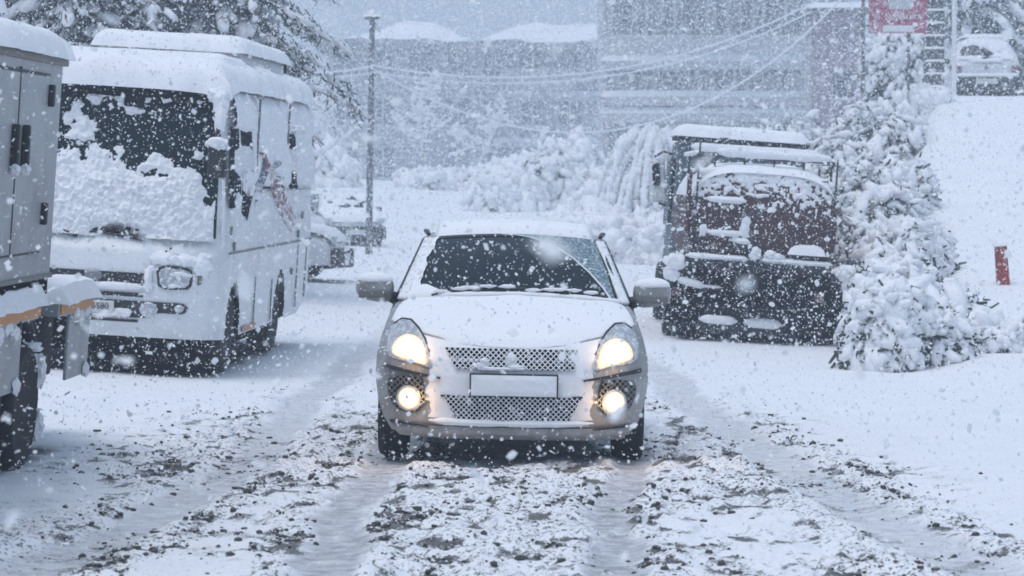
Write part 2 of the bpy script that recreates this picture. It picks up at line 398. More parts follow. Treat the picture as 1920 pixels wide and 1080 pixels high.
# ================================================================== THE GROUND
def axis_pts(dense0, dense1, step, lo, hi, grow=1.16):
    a = list(np.arange(dense0, dense1+1e-6, step)); s = step; x = a[-1]
    while x < hi: s = min(s*grow, 12); x += s; a.append(x)
    s = step; x = a[0]; b = []
    while x > lo: s = min(s*grow, 12); x -= s; b.append(x)
    return np.array(b[::-1]+a)
gx = axis_pts(-3.6, 3.6, .03, -110, 110, 1.05)
ys = [10.2]; 
while ys[-1] < 27: ys.append(ys[-1]+.03*(ys[-1]/10.5)**1.7)
s_ = .15
while ys[-1] < 230: s_ = min(s_*1.035, 9); ys.append(ys[-1]+s_)
yb = [10.2]; s_ = .06
while yb[-1] > -25: s_ *= 1.25; yb.append(yb[-1]-s_)
gy = np.array(yb[:0:-1]+ys)
TR = [  # wheel ruts: y stations, x centres, half width, depth, how grey
    ([8, 12, 17, 19, 26], [-.80, -.80, -.82, -.80, -.72], .125, .035, .95),
    ([8, 11.6, 16, 18, 26], [.46, .52, .62, .72, .72], .10, .035, .95),
    ([8, 11.6, 13.2, 17, 22, 26, 33, 45], [2.35, 2.02, 1.85, 1.68, 1.55, 1.42, 1.1, .6], .17, .035, .55),
    ([8, 11.6, 14, 17, 24, 33, 45], [-2.5, -2.1, -1.85, -1.62, -1.68, -1.5, -1.1], .16, .03, .6)]
BARE_SHADE = [0]; DIRT = [0]
def ground_fields(x, y):
    z = terr(x, y); tr = 0*z; cut = 0*z; berm = 0*z
    for ty, tx, hw, dp, g in TR:
        wob = (fbm(y*.35, hw*30, 0, 21, 3)-.5)*.22; rag = (fbm(x*5, y*3.5, 0, 23, 3)-.5)*.20
        dd = np.abs(x-np.interp(y, ty, tx)-wob)+rag*.8; fade = 1-sm(26, 40, y)
        a = (1-sm(hw*.7, hw*1.45, dd))*fade; tr = np.maximum(tr, a*g); cut = np.maximum(cut, (1-sm(hw*.6, hw*1.6, dd-rag*.6))*fade*dp*.62)
        berm = np.maximum(berm, np.exp(-((dd-hw*1.9)/(hw*.85))**2)*fade)
    core = (1-sm(1.7, 3.2, np.abs(x+.2)))*(1-sm(17, 25, y))
    patch = sm(.38, .58, fbm(x*.9, y*.55, 0, 31, 3))
    mess = np.clip(core*(.35+.75*patch)+berm*.75*(1-sm(18, 30, y)), 0, 1)*(1-tr*.45)
    mess = np.maximum(mess, (1-sm(.1, .3, np.abs(y-12.3-.25*(vn(x*1.2, 1, 0, 4)-.5))))*sm(-1, -2, x)*.75)
    near = 1-sm(30, 60, y)
    for bx, by, hw_, l0, l1 in ((-3.85, 25.2, 1.0, .15, 5.7), (2.84, 32.5, .85, .1, 5.2), (-3.95, 17.0, 1.0, -6, .9)):   # snow-free ground under the parked vehicles, painted dark for their shade too
        k = (1-sm(hw_-.1, hw_+.12, np.abs(x-bx-(y-by)*.045*(bx < 0))+.1*(vn(x*5, y*5, 0, 9)-.5)))*sm(l0-.15, l0+.2, y-by)*(1-sm(l1-.3, l1+.2, y-by)); BARE_SHADE[0] = np.maximum(BARE_SHADE[0], k) if l0 != .15 else k
    lump = fbm(x*6.5, y*5.2, 0, 41, 3); fine = fbm(x*17, y*13, 0, 51, 2)
    z = z+near*((fbm(x*.55, y*.4, 0, 61, 4)-.5)*.06+(fbm(x*3, y*2.2, 0, 71, 3)-.5)*.022)
    rel = (sm(.30, .72, lump)-.5)*.038+(fine-.5)*.062
    z = z+mess*rel*(1-np.clip(tr*1.6, 0, 1)*.93)+.05*(fbm(x*1.6, y*1.1, 0, 91, 4)-.5)*sm(4.5, 6, x)*(1-sm(60, 70, y))+berm*.011*near-cut
    hollow = sm(.50, .38, lump)*sm(.36, .52, fine)+.9*sm(.56, .64, fine)*sm(.54, .42, lump)     # dirt shows in the hollows between the lumps
    DIRT[0] = np.clip(mess*1.15, 0, 1)*hollow*(1-tr*.7)*(1-sm(20, 30, y))
    return z, tr, mess
X, Y = np.meshgrid(gx, gy); Z, TRK, MES = ground_fields(X, Y)
nx_, ny_ = len(gx), len(gy)
ii = (np.arange(ny_-1)[:, None]*nx_+np.arange(nx_-1)[None]).ravel()
F = np.stack([ii, ii+1, ii+nx_+1, ii+nx_], 1)
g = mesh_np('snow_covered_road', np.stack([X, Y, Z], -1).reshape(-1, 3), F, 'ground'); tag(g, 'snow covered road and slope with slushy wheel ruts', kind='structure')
for nm, arr in (('track', TRK), ('mess', MES), ('bare', BARE_SHADE[0]+0*Z), ('dirt', DIRT[0]+0*Z)):
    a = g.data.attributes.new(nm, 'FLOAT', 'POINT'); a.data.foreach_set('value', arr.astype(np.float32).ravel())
def gz(x, y): return float(ground_fields(np.array([x]), np.array([y]))[0][0])

# churned lumps of dirty slush lying on the road
n_try = 90000
cx = rng.uniform(-3.2, 3.4, n_try); cyy = 10.6+rng.power(.8, n_try)*14
zz, tr_, me_ = ground_fields(cx, cyy)
clump = .10+.9*sm(.46, .66, fbm(cx*2.4, cyy*1.6, 0, 81, 3))
keep = rng.random(n_try) < (me_**1.4)*clump*.36*(1-tr_*.8)*(.3+DIRT[0])*1.7
cx, cyy, zz = cx[keep], cyy[keep], zz[keep]
K = len(cx); sz = np.clip(rng.lognormal(math.log(.0064), .55, K), .003, .021)
A = np.zeros((K, 3, 3)); q = rng.uniform(0, 6.28, K)
A[:, 0, 0] = np.cos(q)*sz*1.35; A[:, 0, 1] = -np.sin(q)*sz; A[:, 1, 0] = np.sin(q)*sz*1.35; A[:, 1, 1] = np.cos(q)*sz; A[:, 2, 2] = sz*1.0
V, F = rough_blobs(np.stack([cx, cyy, zz+sz*.1], 1), A, .6, 1.7, ICO1, 2)
tag(mesh_np('slush_clods', V, F, 'clod_snowy'), 'dark crumbs of dirty slush churned up on the road', 'slush', kind='stuff')

# ================================================================== BUILDINGS
def house_far():
    """long two storey house with humped snow roofs"""
    b = thing('snow_roofed_house', 'long hazy two storey house with two humped snowy roofs behind the pole', 'building', (0, 115, 2.9))
    z0 = b.location.z; H = 8.75-z0
    MB().box((-1.9, 3, H/2), (11.4, 6, H)).build('wall', 'wall_grey', b, False)
    MB().box((-1.9, -.25, H+.05), (12.0, 7.2, .22)).build('eaves', 'stone', b, False)
    def roof(x0, x1, pk, w, h, sd, nm):
        def fn(u, v):
            x = x0+(x1-x0)*u; t = np.where(u < pk, u/pk, np.where(u < pk+w, 1, (1-u)/(1-pk-w)))
            hh = h*np.clip(t, 0, 1)**.9*np.sin(np.pi*np.clip(v, .0, 1))**.7
            return x, -.75+7.4*v, H+.17+.28*np.sqrt(np.clip(1-(2*u-1)**20, 0, 1))+hh+(fbm(u*6, v*4, 0, sd, 3)-.5)*.25
        return MB().grid(fn, 40, 20).build(nm, 'snow', b)
    roof(-7.7, -1.6, .55, .16, 1.05, 3, 'roof_snow'); roof(-1.7, 3.85, .42, .57, .95, 4, 'roof_snow')
    for zf in (2.0, 3.9):
        MB().box((1.6, -.5, zf), (4.6, 1.2, .18)).build('balcony', 'wall_pale', b, False)
        m = MB(); cap(m, -.7, 3.9, -1.1, -.1, .22, lambda x, y: 0*x+zf+.09, step=.2, seed=int(zf*9)); m.build('balcony_snow', 'snow', b)
    MB().box((1.0, -.9, 4.6), (3.0, .1, 1.1)).build('balcony_panel', 'wall_pale', b, False)
    for zf, hh in ((.9, 1.3), (3.0, 1.2), (4.95, 1.1)):
        for k in range(7):
            if zf < 1 and k % 3 == 2: continue
            xx = -6.9+k*1.55
            wi = MB().box((xx, .02, zf+.4), (.95, .1, hh)).build('window', 'win', b, False)
            MB().box((xx, -.06, zf+.4), (.07, .06, hh)).box((xx, -.062, zf+.4+hh/2), (1.05, .06, .08)).box((xx, -.08, zf+.4-hh/2), (1.1, .2, .1)).build('frame', 'curtain', wi, False)
    b.scale = (1.55,)*3; b.location = (0, 178, 1.45+(z0-1.45)*1.55)
house_far()
def hotel():
    """tall arcaded block on the right"""
    b = thing('arcaded_building', 'tall hazy building with arcaded galleries and snowy ledges at upper right', 'building', (0, 88, 2.1))
    z0 = b.location.z; T = 12.5-z0
    MB().box((6.9, 4.5, T/2), (7.9, 7, T)).build('wall', 'wall_grey', b, False)
    MB().box((6.9, -.4, T+.1), (8.6, 9, .3)).build('roof', 'stone', b, False)
    L = [5.1-z0, 5.62-z0, 6.75-z0, 9.7-z0]
    for k, zl in enumerate(L):
        MB().box((6.75, .35, zl-.14), (8.0-.1*k, 1.9, .28)).build('ledge', 'wall_pale', b, False)
        m = MB(); cap(m, 2.8, 10.7, -.6, .9, .2, lambda x, y: 0*x+zl, step=.22, seed=k*7+1); m.build('ledge_snow', 'snow', b)
    MB().box((6.75, -.35, 7.2-z0), (7.9, .14, .75)).build('parapet', 'wall_pale', b, False)
    xs = [3.1, 3.85, 4.85, 5.45, 5.95, 6.65, 7.25, 8.0, 8.75, 9.5]
    for i, x in enumerate(xs):
        MB().box((x, -.25, (5.62+6.45)/2-z0), (.20, .3, .87)).build('pillar', 'stone', b, False)
        if i < len(xs)-1:
            x1 = xs[i+1]; c = (x+x1)/2; wdt = x1-x-.34
            MB().box((c, .25, 6.0-z0), (wdt, .1, .72)).build('shutter', 'curtain', b, False)
            m = MB(); n = 10          # arch above each opening
            pts = [(c-wdt/2-.07, 6.62-z0)]+[(c-(wdt/2+.07)*math.cos(math.pi*k/n), 6.22-z0+.33*math.sin(math.pi*k/n)) for k in range(n+1)]+[(c+wdt/2+.07, 6.62-z0)]
            m.prism(pts, lambda x, z: (x, -.2, z), lambda x, z: (x, -.05, z)); m.build('arch', 'stone', b, False)
    for i, x in enumerate([3.6, 4.1, 5.0, 5.9, 6.7, 7.5, 8.4, 9.3]):
        w_ = .32 if i % 3 else .62
        wi = MB().box((x, .93, 8.55-z0), (w_, .12, 1.5)).build('window', 'win', b, False)
        MB().box((x-w_/2-.05, .85, 8.55-z0), (.1, .16, 1.7)).box((x+w_/2+.05, .85, 8.55-z0), (.1, .16, 1.7)).build('frame', 'curtain', wi, False)
    for x in (3.3, 5.4, 7.1, 8.9, 10.4): MB().box((x, -.25, 8.2-z0), (.22, .22, 2.7)).build('column', 'stone', b, False)
    for k, x in enumerate((3.6, 5.2, 6.8, 8.4)): MB().box((x, .95, 4.0-z0), (1.0, .1, 1.2)).build('window', 'win', b, False)
    b.scale = (1.5,)*3; b.location = (0, 132, 1.45+(z0-1.45)*1.5)
hotel()
def shed():
    z0 = 3.6; b = thing('purple_shed', 'purple brick outbuilding with a flat snowy roof left of the sign', 'building', (11.6, 98.5, 1.45+(z0-1.45)*1.405)); b.scale = (1.405,)*3
    MB().box((0, 1, 1.65), (1.25, 2, 3.3)).build('wall', 'wall_purple', b, False)
    MB().box((-.72, .4, 1.5), (.16, .3, 3.2)).build('corner_post', 'wall_pale', b, False)
    MB().box((0, .9, 3.36), (1.6, 2.5, .12)).build('roof', 'stone', b, False)
    m = MB(); cap(m, -.8, .8, -.35, 2.1, .14, lambda x, y: 0*x+3.42, step=.12); m.build('roof_snow', 'snow', b)
    wi = MB().box((.1, -.02, 1.5), (.5, .08, .7)).build('window', 'win', b, False); MB().box((.1, -.05, 1.12), (.62, .12, .07)).build('sill', 'curtain', wi, False)
shed()
def stone_pier():
    b = thing('stone_pier', 'dark rough stone pier with snowy courses beside the pale pole', 'pier', (9.65, 63.5, tz(9.65, 63.5)-.3))
    for k in range(9):
        MB().box((rng.uniform(-.02, .02), 0, .12+k*.29), (.42, .5, .25), (0, 0, rng.uniform(-.05, .05))).build('stone', 'stone', b, False, bevel=.03)
        m = MB(); cap(m, -.21, .21, -.28, -.1, .045, lambda x, y: 0*x+.245+k*.29, step=.05, seed=k); m.build('stone_snow', 'snow', b)
stone_pier()
tag(MB().tube([(9.98, 62.6, tz(9.98, 62.6)-.2), (9.99, 62.6, 8.6)], .055, 10).build('pale_pole', 'white'), 'slim pale pole standing between the stone pier and parked white hatchback', 'pole')

# ================================================================== UTILITY POLE AND WIRES
def upole():
    x, y = -3.36, 65.; z = tz(x, y)-.2
    b = thing('utility_pole', 'snow streaked utility pole with a short crossarm behind the bus', 'utility pole', (x, y, z)); h = 6.45-z
    MB().tube([(0, 0, 0), (.04, 0, h/2), (.085, 0, h)], [.085, .075, .062], 10).build('shaft', 'pole', b)
    MB().box((.085, -.09, h-.06), (.36, .08, .07)).build('crossarm', 'stone', b, False)
    for s in (-.15, .15): MB().lathe([(.02, 0), (.03, .03), (.02, .06), (.028, .09), (.01, .11)], (.085+s, -.09, h-.02), 'z', 8).build('insulator', 'white', b)
    m = MB(); cap(m, -.11, .28, -.14, -.03, .05, lambda x, y: 0*x+h-.025, step=.04); lumps(m, [((.085, 0, h+.03), (.09, .09, .1))]); m.build('snow', 'snow', b)
    MB().tube([(.1, -.08, h-.1), (.24, -.1, h-.3), (.27, -.1, h-.4), (.2, -.1, h-.36), (.1, -.08, h-.16)], .012, 6).build('cable_loop', 'stone', b)
upole()
def wire(p0, p1, sag, r, label):
    p0, p1 = Vector(p0), Vector(p1); n = 40
    pts = [p0.lerp(p1, k/n)-Vector((0, 0, sag*4*(k/n)*(1-k/n))) for k in range(n+1)]
    tag(MB().tube(pts, [r*(.8+.4*rng.random()) for _ in pts], 6).build('overhead_wire', 'wire'), label, 'wire', 'overhead wires')
PT = (-3.3, 64.9)
wire((*PT, 5.28), (8.9, 80, 8.1), 1.05, 0.0262, 'uppermost snowy wire rising from pole to the arcaded building')
wire((*PT, 5.12), (8.6, 80, 7.7), .95, 0.0235, 'middle snowy wire rising from pole to the arcaded building')
wire((*PT, 5.22), (9.6, 80, 8.2), 2.6, 0.0262, 'deeply sagging snowy wire right of the pole')
wire((-9.5, 60, 6.6), (*PT, 5.25), .75, 0.0248, 'sagging snowy wire running left from the pole into the conifers')
wire((-9.5, 58, 4.7), (*PT, 5.08), .15, 0.0179, 'lower thin wire running left from the pole')
wire((-8, 58, 7.2), (-3.4, 64.9, 6.4), .12, .006, 'thin dark wire left of the pole top')
wire((-3.15, 64.9, 6.4), (7, 90, 9.6), .9, .006, 'thin wire from the pole top towards the snowy roofs')

# ================================================================== THE ONCOMING CAR
def car():
    c = thing('silver_hatchback', 'silver car driving towards the viewer with headlights and fog lamps lit', 'car', (-.012, 16.75, 0), 0, 0, 1.2)
    zs = [.13, .2, .27, .4, .55, .65, .72, .8, .9]
    Y0 = lambda z: np.interp(z, zs, [.14, .06, .02, 0, .01, .04, .085, .165, .29])
    Wz = lambda z: np.interp(z, [.13, .20, .28, .38, .52, .66, .78, .9], [.66, .735, .79, .825, .847, .842, .815, .775])
    Fy = lambda x, z: Y0(z)+.40*(np.abs(x)/.84)**3.4+.06*(np.abs(x)/.84)**2
    zt = lambda u: .735+.135*np.abs(u)**2.0
    def fas(u, v):
        z = .17+.03*np.abs(u)**4+(zt(u)-.17-.03*np.abs(u)**4)*v; x = u*Wz(z); return x, Fy(x, z), z
    def ed(u): z = zt(u); x = u*Wz(z); return x, Fy(x, z), z
    MB().grid(fas, 81, 41, -1, 1).build('front_bumper', 'silver', c)
    def hood(u, t):
        x0, y0, z0 = ed(u); x1, y1, z1 = u*.742, 1.03+.15*u*u, 1.012-.045*u*u
        return x0+(x1-x0)*t, y0+(y1-y0)*t, z0+(z1-z0)*t**.78+.012*np.sin(np.pi*t)
    MB().grid(hood, 61, 21, -1, 1).build('hood', 'silver', c)
    # sides with wheel arches, rear, floor
    for s in (-1, 1):
        def side(a, b):
            zt_ = np.interp(a, [0, .16, .2, 1], [.87, .96, .975, 1.0]); z = .20+(zt_-.20)*b
            zz = np.interp(a, [0, .1, 1], [1, .96, .96])*z; x = Wz(np.minimum(zz, .9))*s
            y = Fy(Wz(z), z)*(1-a)+4.0*a; return x, y, z
        def keep(a, b):
            x, y, z = side(a, b); k = np.ones_like(z, bool)
            for yc in (.80, 3.20): k &= ((y-yc)**2+(z-.30)**2) > .335**2
            return k
        MB().grid(side, 90, 26, keep=lambda a, b: keep(a, b)).build('side_panel', 'silver', c)
    MB().grid(lambda u, v: (u*.80*(1-.08*v), 4.0+.06*(1-u*u)-.1*v, .2+.8*v), 20, 10, -1, 1).build('tailgate', 'silver', c)
    MB().box((0, 2.1, .21), (1.42, 3.3, .05)).box((0, .42, .27), (1.2, .2, .2)).box((0, .75, .32), (1.0, .9, .25)).build('underbody', 'dark', c, False)
    for s in (-1, 1): MB().box((s*.66, .8, .42), (.04, .72, .55)).build('wheel_arch_liner', 'dark', c, False)
    for s in (-1, 1):
        for yc in (.80, 3.20): wheel(c, (s*.735, yc, .295), .295, .19, s)
    # windscreen, roof, pillars, side glass
    def ws(u, v):
        return u*(.715-.15*v), 1.02+.16*u*u*(1-v)+.08*u*u*v+.79*v, 1.012-.042*u*u*(1-v)-.032*u*u*v+.403*v+.03*np.sin(np.pi*v)
    MB().grid(ws, 41, 21, -1, 1).build('windscreen', 'glass', c)
    def roof(u, t): return u*(.565+.03*np.sin(np.pi*t)), 1.80+.09*u*u+t*1.75, 1.412-.032*u*u+.055*np.sin(np.pi*np.clip(t*.8+.1, 0, 1))**1-.016-.10*t**3
    MB().grid(roof, 41, 21, -1, 1).build('roof', 'silver', c)
    MB().grid(lambda u, v: (u*(.56+.14*v), 3.62+.35*v, 1.33-.36*v), 12, 6, -1, 1).build('rear_window', 'glass', c)
    for s in (-1, 1):
        e0 = np.array(ws(1., 0.)); e1 = np.array(ws(1., 1.)); o0 = np.array((.782, 1.42, .975)); o1 = np.array((.622, 1.98, 1.372))
        def pil(u, v):
            P = (e0*(1-v)[..., None]+e1*v[..., None])*(1-u)[..., None]+(o0*(1-v)[..., None]+o1*v[..., None])*u[..., None]
            return P[..., 0]*s, P[..., 1]-.02*np.sin(np.pi*u), P[..., 2]+.012*np.sin(np.pi*u)
        MB().grid(pil, 6, 16).build('pillar', 'black', c)
        MB().grid(lambda u, v: (s*(.715+.012-(.715-.565)*v-.03+.055*u), 1.16+.70*v+.06*u-.03, .985+.395*v+.004), 5, 24).build('pillar_snow', 'snow_patchy', c, solid=.02)
        g0 = [(.784, 1.44, .97), (.77, 3.3, .98), (.60, 3.25, 1.35), (.622, 2.0, 1.37)]
        MB().add([(s*p[0], p[1], p[2]) for p in g0], [(0, 1, 2, 3)]).build('side_window', 'glass', c, False)
        MB().tube([(s*.575, 1.86, 1.402), (s*.612, 2.3, 1.425), (s*.615, 3.0, 1.42)], .014, 6).build('roof_gutter', 'black', c)
    # settled snow
    def hs_(u, t):
        x, y, z = hood(u*.965, .97*t); e = np.clip(np.minimum((1-np.abs(u))*8, np.minimum(t*7+.7*(1-sm(.3, .6, np.abs(u))), 1)), 0, 1)
        return x, y-.012-.012*(1-sm(0, .12, t))*(1-sm(.4, .6, np.abs(u))), z-.004-.02*(1-sm(0, .06, t))+np.sqrt(e)*.020+(fbm(x*7, y*7, 0, 5, 4)-.5)*.016*e
    MB().grid(hs_, 70, 40, -1, 1).build('hood_snow', 'snow_fine', c)
    def rs(u, t):
        x, y, z = roof(u*.93, .015+.97*t); e = np.clip(np.minimum((1-np.abs(u))*8, np.minimum(t, 1-t)*14), 0, 1)
        return x, y, z-.004+np.sqrt(e)*.075+(fbm(x*5, y*5, 0, 6, 4)-.5)*.015*e
    MB().grid(rs, 60, 40, -1, 1).build('roof_snow', 'snow_fine', c)
    def plaster(u, v):             # snow driven against the middle of the bumper
        x, y, z = fas(u*.80, .20+.79*v); n = fbm(x*7, z*9, 0, 9, 4)
        cov = (1-sm(.36, .62, np.abs(x)-.16*sm(.58, .75, z)))*1.25-.52+(n-.5)*1.0
        return x, y-np.clip(cov, -.35, .5)*.024, z
    MB().grid(plaster, 110, 60, -1, 1, keep=lambda u, v: plaster(u, v)[1] < fas(u*.80, .20+.79*v)[1]+.002).build('bumper_snow', 'snow_fine', c)
    fr = lambda x, z, d=0: (x, float(Fy(np.float64(x), np.float64(z)))-.022-d, z)
    # grilles: a dark panel and an open snowy mesh in front of it
    for poly, sp in (([(-.41, .722), (.395, .722), (.375, .60), (-.34, .60)], .0235), ([(-.41, .435), (.425, .435), (.345, .285), (-.33, .285)], .0225)):
        gr = MB().prism(poly, lambda x, z: fr(x, z, .0), lambda x, z: fr(x, z, -.012)); 
        P = []
        for a in np.linspace(0, 1, 17):
            l = Vector(poly[0]).lerp(Vector(poly[1]), a); q = Vector(poly[3]).lerp(Vector(poly[2]), a); P.append((l, q))
        g = MB()
        for i in range(16):
            g.add([fr(P[i][0].x, P[i][0].y), fr(P[i+1][0].x, P[i+1][0].y), fr(P[i+1][1].x, P[i+1][1].y), fr(P[i][1].x, P[i][1].y)], [(0, 1, 2, 3)])
        go = g.build('grille', 'dark', c)
        lattice(poly, sp, .0052, fr, .014).build('mesh', 'snow_patchy', go, False)
    m = MB(); lumps(m, [(fr(-.01, .655, .005), (.035, .022, .045)), (fr(-.165, .645, .005), (.03, .018, .025)), (fr(-.20, .615, .0), (.05, .018, .02)), (fr(.03, .61, .0), (.06, .016, .02)), (fr(-.09, .60), (.12, .016, .014))], 3); m.build('grille_snow', 'snow_fine', c)
    MB().prism([(-.255, .575), (.28, .575), (.28, .435), (-.255, .435)], lambda x, z: (x, -.052, z), lambda x, z: (x, .03, z)).build('plate_frame', 'black', c, False, bevel=.006)
    pl = MB().grid(lambda u, v: (-.245+.515*u, -.060-.006*np.minimum(np.minimum(u, 1-u)*14, np.minimum(v, 1-v)*5).clip(0, 1)-.006*fbm(u*9, v*4, 0, 2, 3), .442+.125*v), 40, 14).build('number_plate', 'snow_fine', c)
    m = MB(); m.prism([(-.43, .437), (.43, .442), (.43, .431), (-.43, .426)], lambda x, z: fr(x, z, .012), lambda x, z: fr(x, z, -.02)); m.build('bumper_groove', 'black', c, False)
    def lip(u, v): z = .17+.075*v; x = u*Wz(z)*.97; return x, Fy(x, z)-.012-.02*np.sin(np.pi*v), z
    MB().grid(lip, 60, 8, -1, 1).build('bumper_lip', 'silver', c)
    m = MB(); rod = [fr(x, .272+.03*abs(x)**2, .01) for x in np.linspace(-.5, .5, 30)]
    m.tube(rod, [.018*(.7+.6*float(fbm(i*.4, 0, 0, 3, 2)))*min(1, min(i, 29-i)/3+.2) for i in range(30)], 8); m.build('lip_snow', 'snow_fine', c)
    # lamps
    lamp = [(-.752, .685), (-.737, .737), (-.70, .775), (-.65, .795), (-.592, .785), (-.549, .748), (-.525, .69), (-.515, .612), (-.56, .615), (-.645, .636), (-.727, .655)]
    crest = [(-.775, .77), (-.74, .845), (-.69, .88), (-.63, .875), (-.58, .83), (-.535, .765), (-.505, .69), (-.495, .602), (-.60, .62), (-.765, .655)]
    em = mat('headlamp_glow', (1, .8, .5), .3)
    n = em.node_tree; p = n.nodes['Principled BSDF']; tc = n.nodes.new('ShaderNodeAttribute'); tc.attribute_name = 'rim'
    cr = n.nodes.new('ShaderNodeValToRGB'); e = cr.color_ramp.elements; e[0].position = 0; e[0].color = (1, .47, .22, 1); e[1].position = .55; e[1].color = (1, .80, .56, 1)
    x_ = cr.color_ramp.elements.new(.22); x_.color = (1, .60, .34, 1)
    st = n.nodes.new('ShaderNodeMapRange'); st.inputs['From Min'].default_value = .10; st.inputs['From Max'].default_value = .8; st.inputs['To Min'].default_value = .85; st.inputs['To Max'].default_value = 12.0
    n.links.new(tc.outputs['Fac'], cr.inputs[0]); n.links.new(tc.outputs['Fac'], st.inputs['Value'])
    n.links.new(cr.outputs[0], p.inputs['Emission Color']); n.links.new(st.outputs[0], p.inputs['Emission Strength'])
    def fan(poly, dep, bulge, s, name, m_, par, rings=6):
        P = [Vector(q) for q in poly]; cc = sum(P, Vector((0, 0)))/len(P); v = []; f = []; rim = []
        Q = []
        for i, a in enumerate(P):                       # rounded outline (Catmull-Rom)
            p0, p1, p2, p3 = P[i-1], a, P[(i+1) % len(P)], P[(i+2) % len(P)]
            for t in (0, .25, .5, .75): Q.append(.5*((2*p1)+(p2-p0)*t+(2*p0-5*p1+4*p2-p3)*t*t+(3*p1-p0-3*p2+p3)*t**3))
        N = len(Q)
        for r in range(rings+1):
            k = 1-r/rings*.999
            for q in Q:
                w_ = cc+(q-cc)*k; x, y, z = fr(w_.x, w_.y, dep+bulge*(1-k*k)); v.append((x*s, y, z)); rim.append(1-k)
        f = [(r*N+i, r*N+(i+1) % N, (r+1)*N+(i+1) % N, (r+1)*N+i) for r in range(rings) for i in range(N)]
        f.append(tuple(rings*N+i for i in range(N)))
        o = MB().add(v, f).build(name, m_, par); a = o.data.attributes.new('rim', 'FLOAT', 'POINT'); a.data.foreach_set('value', rim); return o
    for s in (1, -1):
        h = fan(crest, -.010, .004, s, 'headlight', 'lamp_glass', c)
        fan([(-.64+(x+.64)*.93, .70+(z-.70)*.93) for x, z in lamp], .006, .02, s, 'lit_reflector', em, h)
        pts = [fr(x, z, -.012) for x, z in crest[1:7]]; MB().tube([(p_[0]*s, p_[1], p_[2]) for p_ in pts], .007, 6).build('lamp_seam', 'black', h)
        bz = [(-.75, .52), (-.56, .53), (-.535, .41), (-.58, .325), (-.70, .335), (-.755, .42)]
        hb = fan(bz, -.012, 0, s, 'fog_lamp_recess', 'black', c)
        lat = lattice([(-.76, .535), (-.56, .545), (-.52, .40), (-.58, .325), (-.71, .335), (-.765, .42)], .026, .006, lambda x, z, d: (x*s, fr(x, z, d-.004)[1], z), .010); lat.build('mesh', 'steel_edge', hb, False)
        rg = [(-.628+.078*math.cos(k*math.pi/5), .405+.078*math.sin(k*math.pi/5)) for k in range(10)]
        fl = fan(rg, .004, .02, s, 'fog_lamp', 'lamp_glass', c)
        fan([(-.628+.064*math.cos(k*math.pi/5), .405+.064*math.sin(k*math.pi/5)) for k in range(10)], .014, .02, s, 'lit_reflector', em, fl)
        for zz, x0, x1, dz, th in ((.605, .80, .435, -.062, .026), (.262, .745, .50, -.02, .014)):
            m = MB(); k = 14
            top = [(-(x0+(x1-x0)*i/k), zz+dz*(i/k)**1.0) for i in range(k+1)]
            for i in range(k):
                tha, thb = th*(1-.55*i/k), th*(1-.55*(i+1)/k)
                a, b_ = top[i], top[i+1]; q4 = [(a[0], a[1]), (b_[0], b_[1]), (b_[0], b_[1]-thb), (a[0], a[1]-tha)]
                m.prism(q4, lambda x, z: (x*s, fr(x, z, .010)[1], z), lambda x, z: (x*s, fr(x, z, -.02)[1], z))
            m.build('bumper_trim', 'black', c, False)
        for lx, lz, pw in ((-.64, .70, 1.2), (-.628, .405, 1.1)):     # the lamps' own warm light
            ld = bpy.data.lights.new('lamp_light', 'POINT'); ld.energy = pw; ld.color = (1, .58, .24); ld.shadow_soft_size = .04
            lo = bpy.data.objects.new('lamp_light', ld); COL.objects.link(lo); lo.parent = c; q_ = fr(lx, lz, .10); lo.location = (q_[0]*s, q_[1], q_[2])
        # door mirror
        mc = Vector((s*.905, 1.36, 1.045))
        V = ICO3[0].copy(); V = np.sign(V)*np.abs(V)**.72; V = V*np.array([.125, .075, .088])
        V[:, 0] += 0; V[:, 2] *= 1-.22*np.clip(V[:, 0]*s/.125, -1, 1)*(V[:, 2] < 0)
        mm = MB().add(V+np.array(mc), [tuple(q_) for q_ in ICO3[1]]).build('door_mirror', 'silver', c)
        MB().box((mc.x+s*.015, mc.y-.072, mc.z-.035), (.175, .02, .052), (0, s*.05, 0)).build('mirror_trim', 'steel_edge', mm, False, bevel=.008)
        MB().tube([(mc.x-s*.09, mc.y+.02, mc.z-.05), (s*.76, 1.42, .975)], [.035, .045], 8).build('mirror_arm', 'black', mm)
        S = ICO3[0].copy(); S = S*np.array([.118, .072, .06]); S[:, 2] = np.maximum(S[:, 2], -.005)
        S[:, 2] += (fbm(S[:, 0]*20, S[:, 1]*20, 0, 4, 3)-.5)*.012
        MB().add(S+np.array(mc)+np.array([0, -.008, .046]), [tuple(q_) for q_ in ICO3[1]]).build('mirror_snow', 'snow_fine', mm)
    # wipers and the snow and frost they leave on the glass
    wp = lambda u, v, d=.012: tuple(float(q_) for q_ in np.array(ws(np.float64(u), np.float64(v)))+np.array([0, -d*.55, d*.85]))
    for a, b_ in (((-.74, .015), (.12, .075)), ((.10, .03), (.86, .045))):
        m = MB(); pts = [wp(a[0]+(b_[0]-a[0])*k/10, a[1]+(b_[1]-a[1])*k/10+.03*math.sin(math.pi*k/10), .02) for k in range(11)]
        m.tube(pts, .009, 6); m.tube([pts[0], pts[5]], .008, 6); wo = m.build('wiper', 'black', c)
        q_ = MB()
        for k in (1, 3, 4, 6, 8): q_.add(*[x.tolist() for x in rough_blobs(np.array([pts[k]])+[0, -.01, .012], np.array([np.diag([.055, .014, .012])]), .6, 2, ICO2, k)])
        q_.build('wiper_snow', 'snow_fine', wo)
    arc = [(-.15, .985), (.0, .975), (.16, .94), (.32, .865), (.48, .74), (.62, .58), (.75, .38), (.85, .18), (.89, .04)]
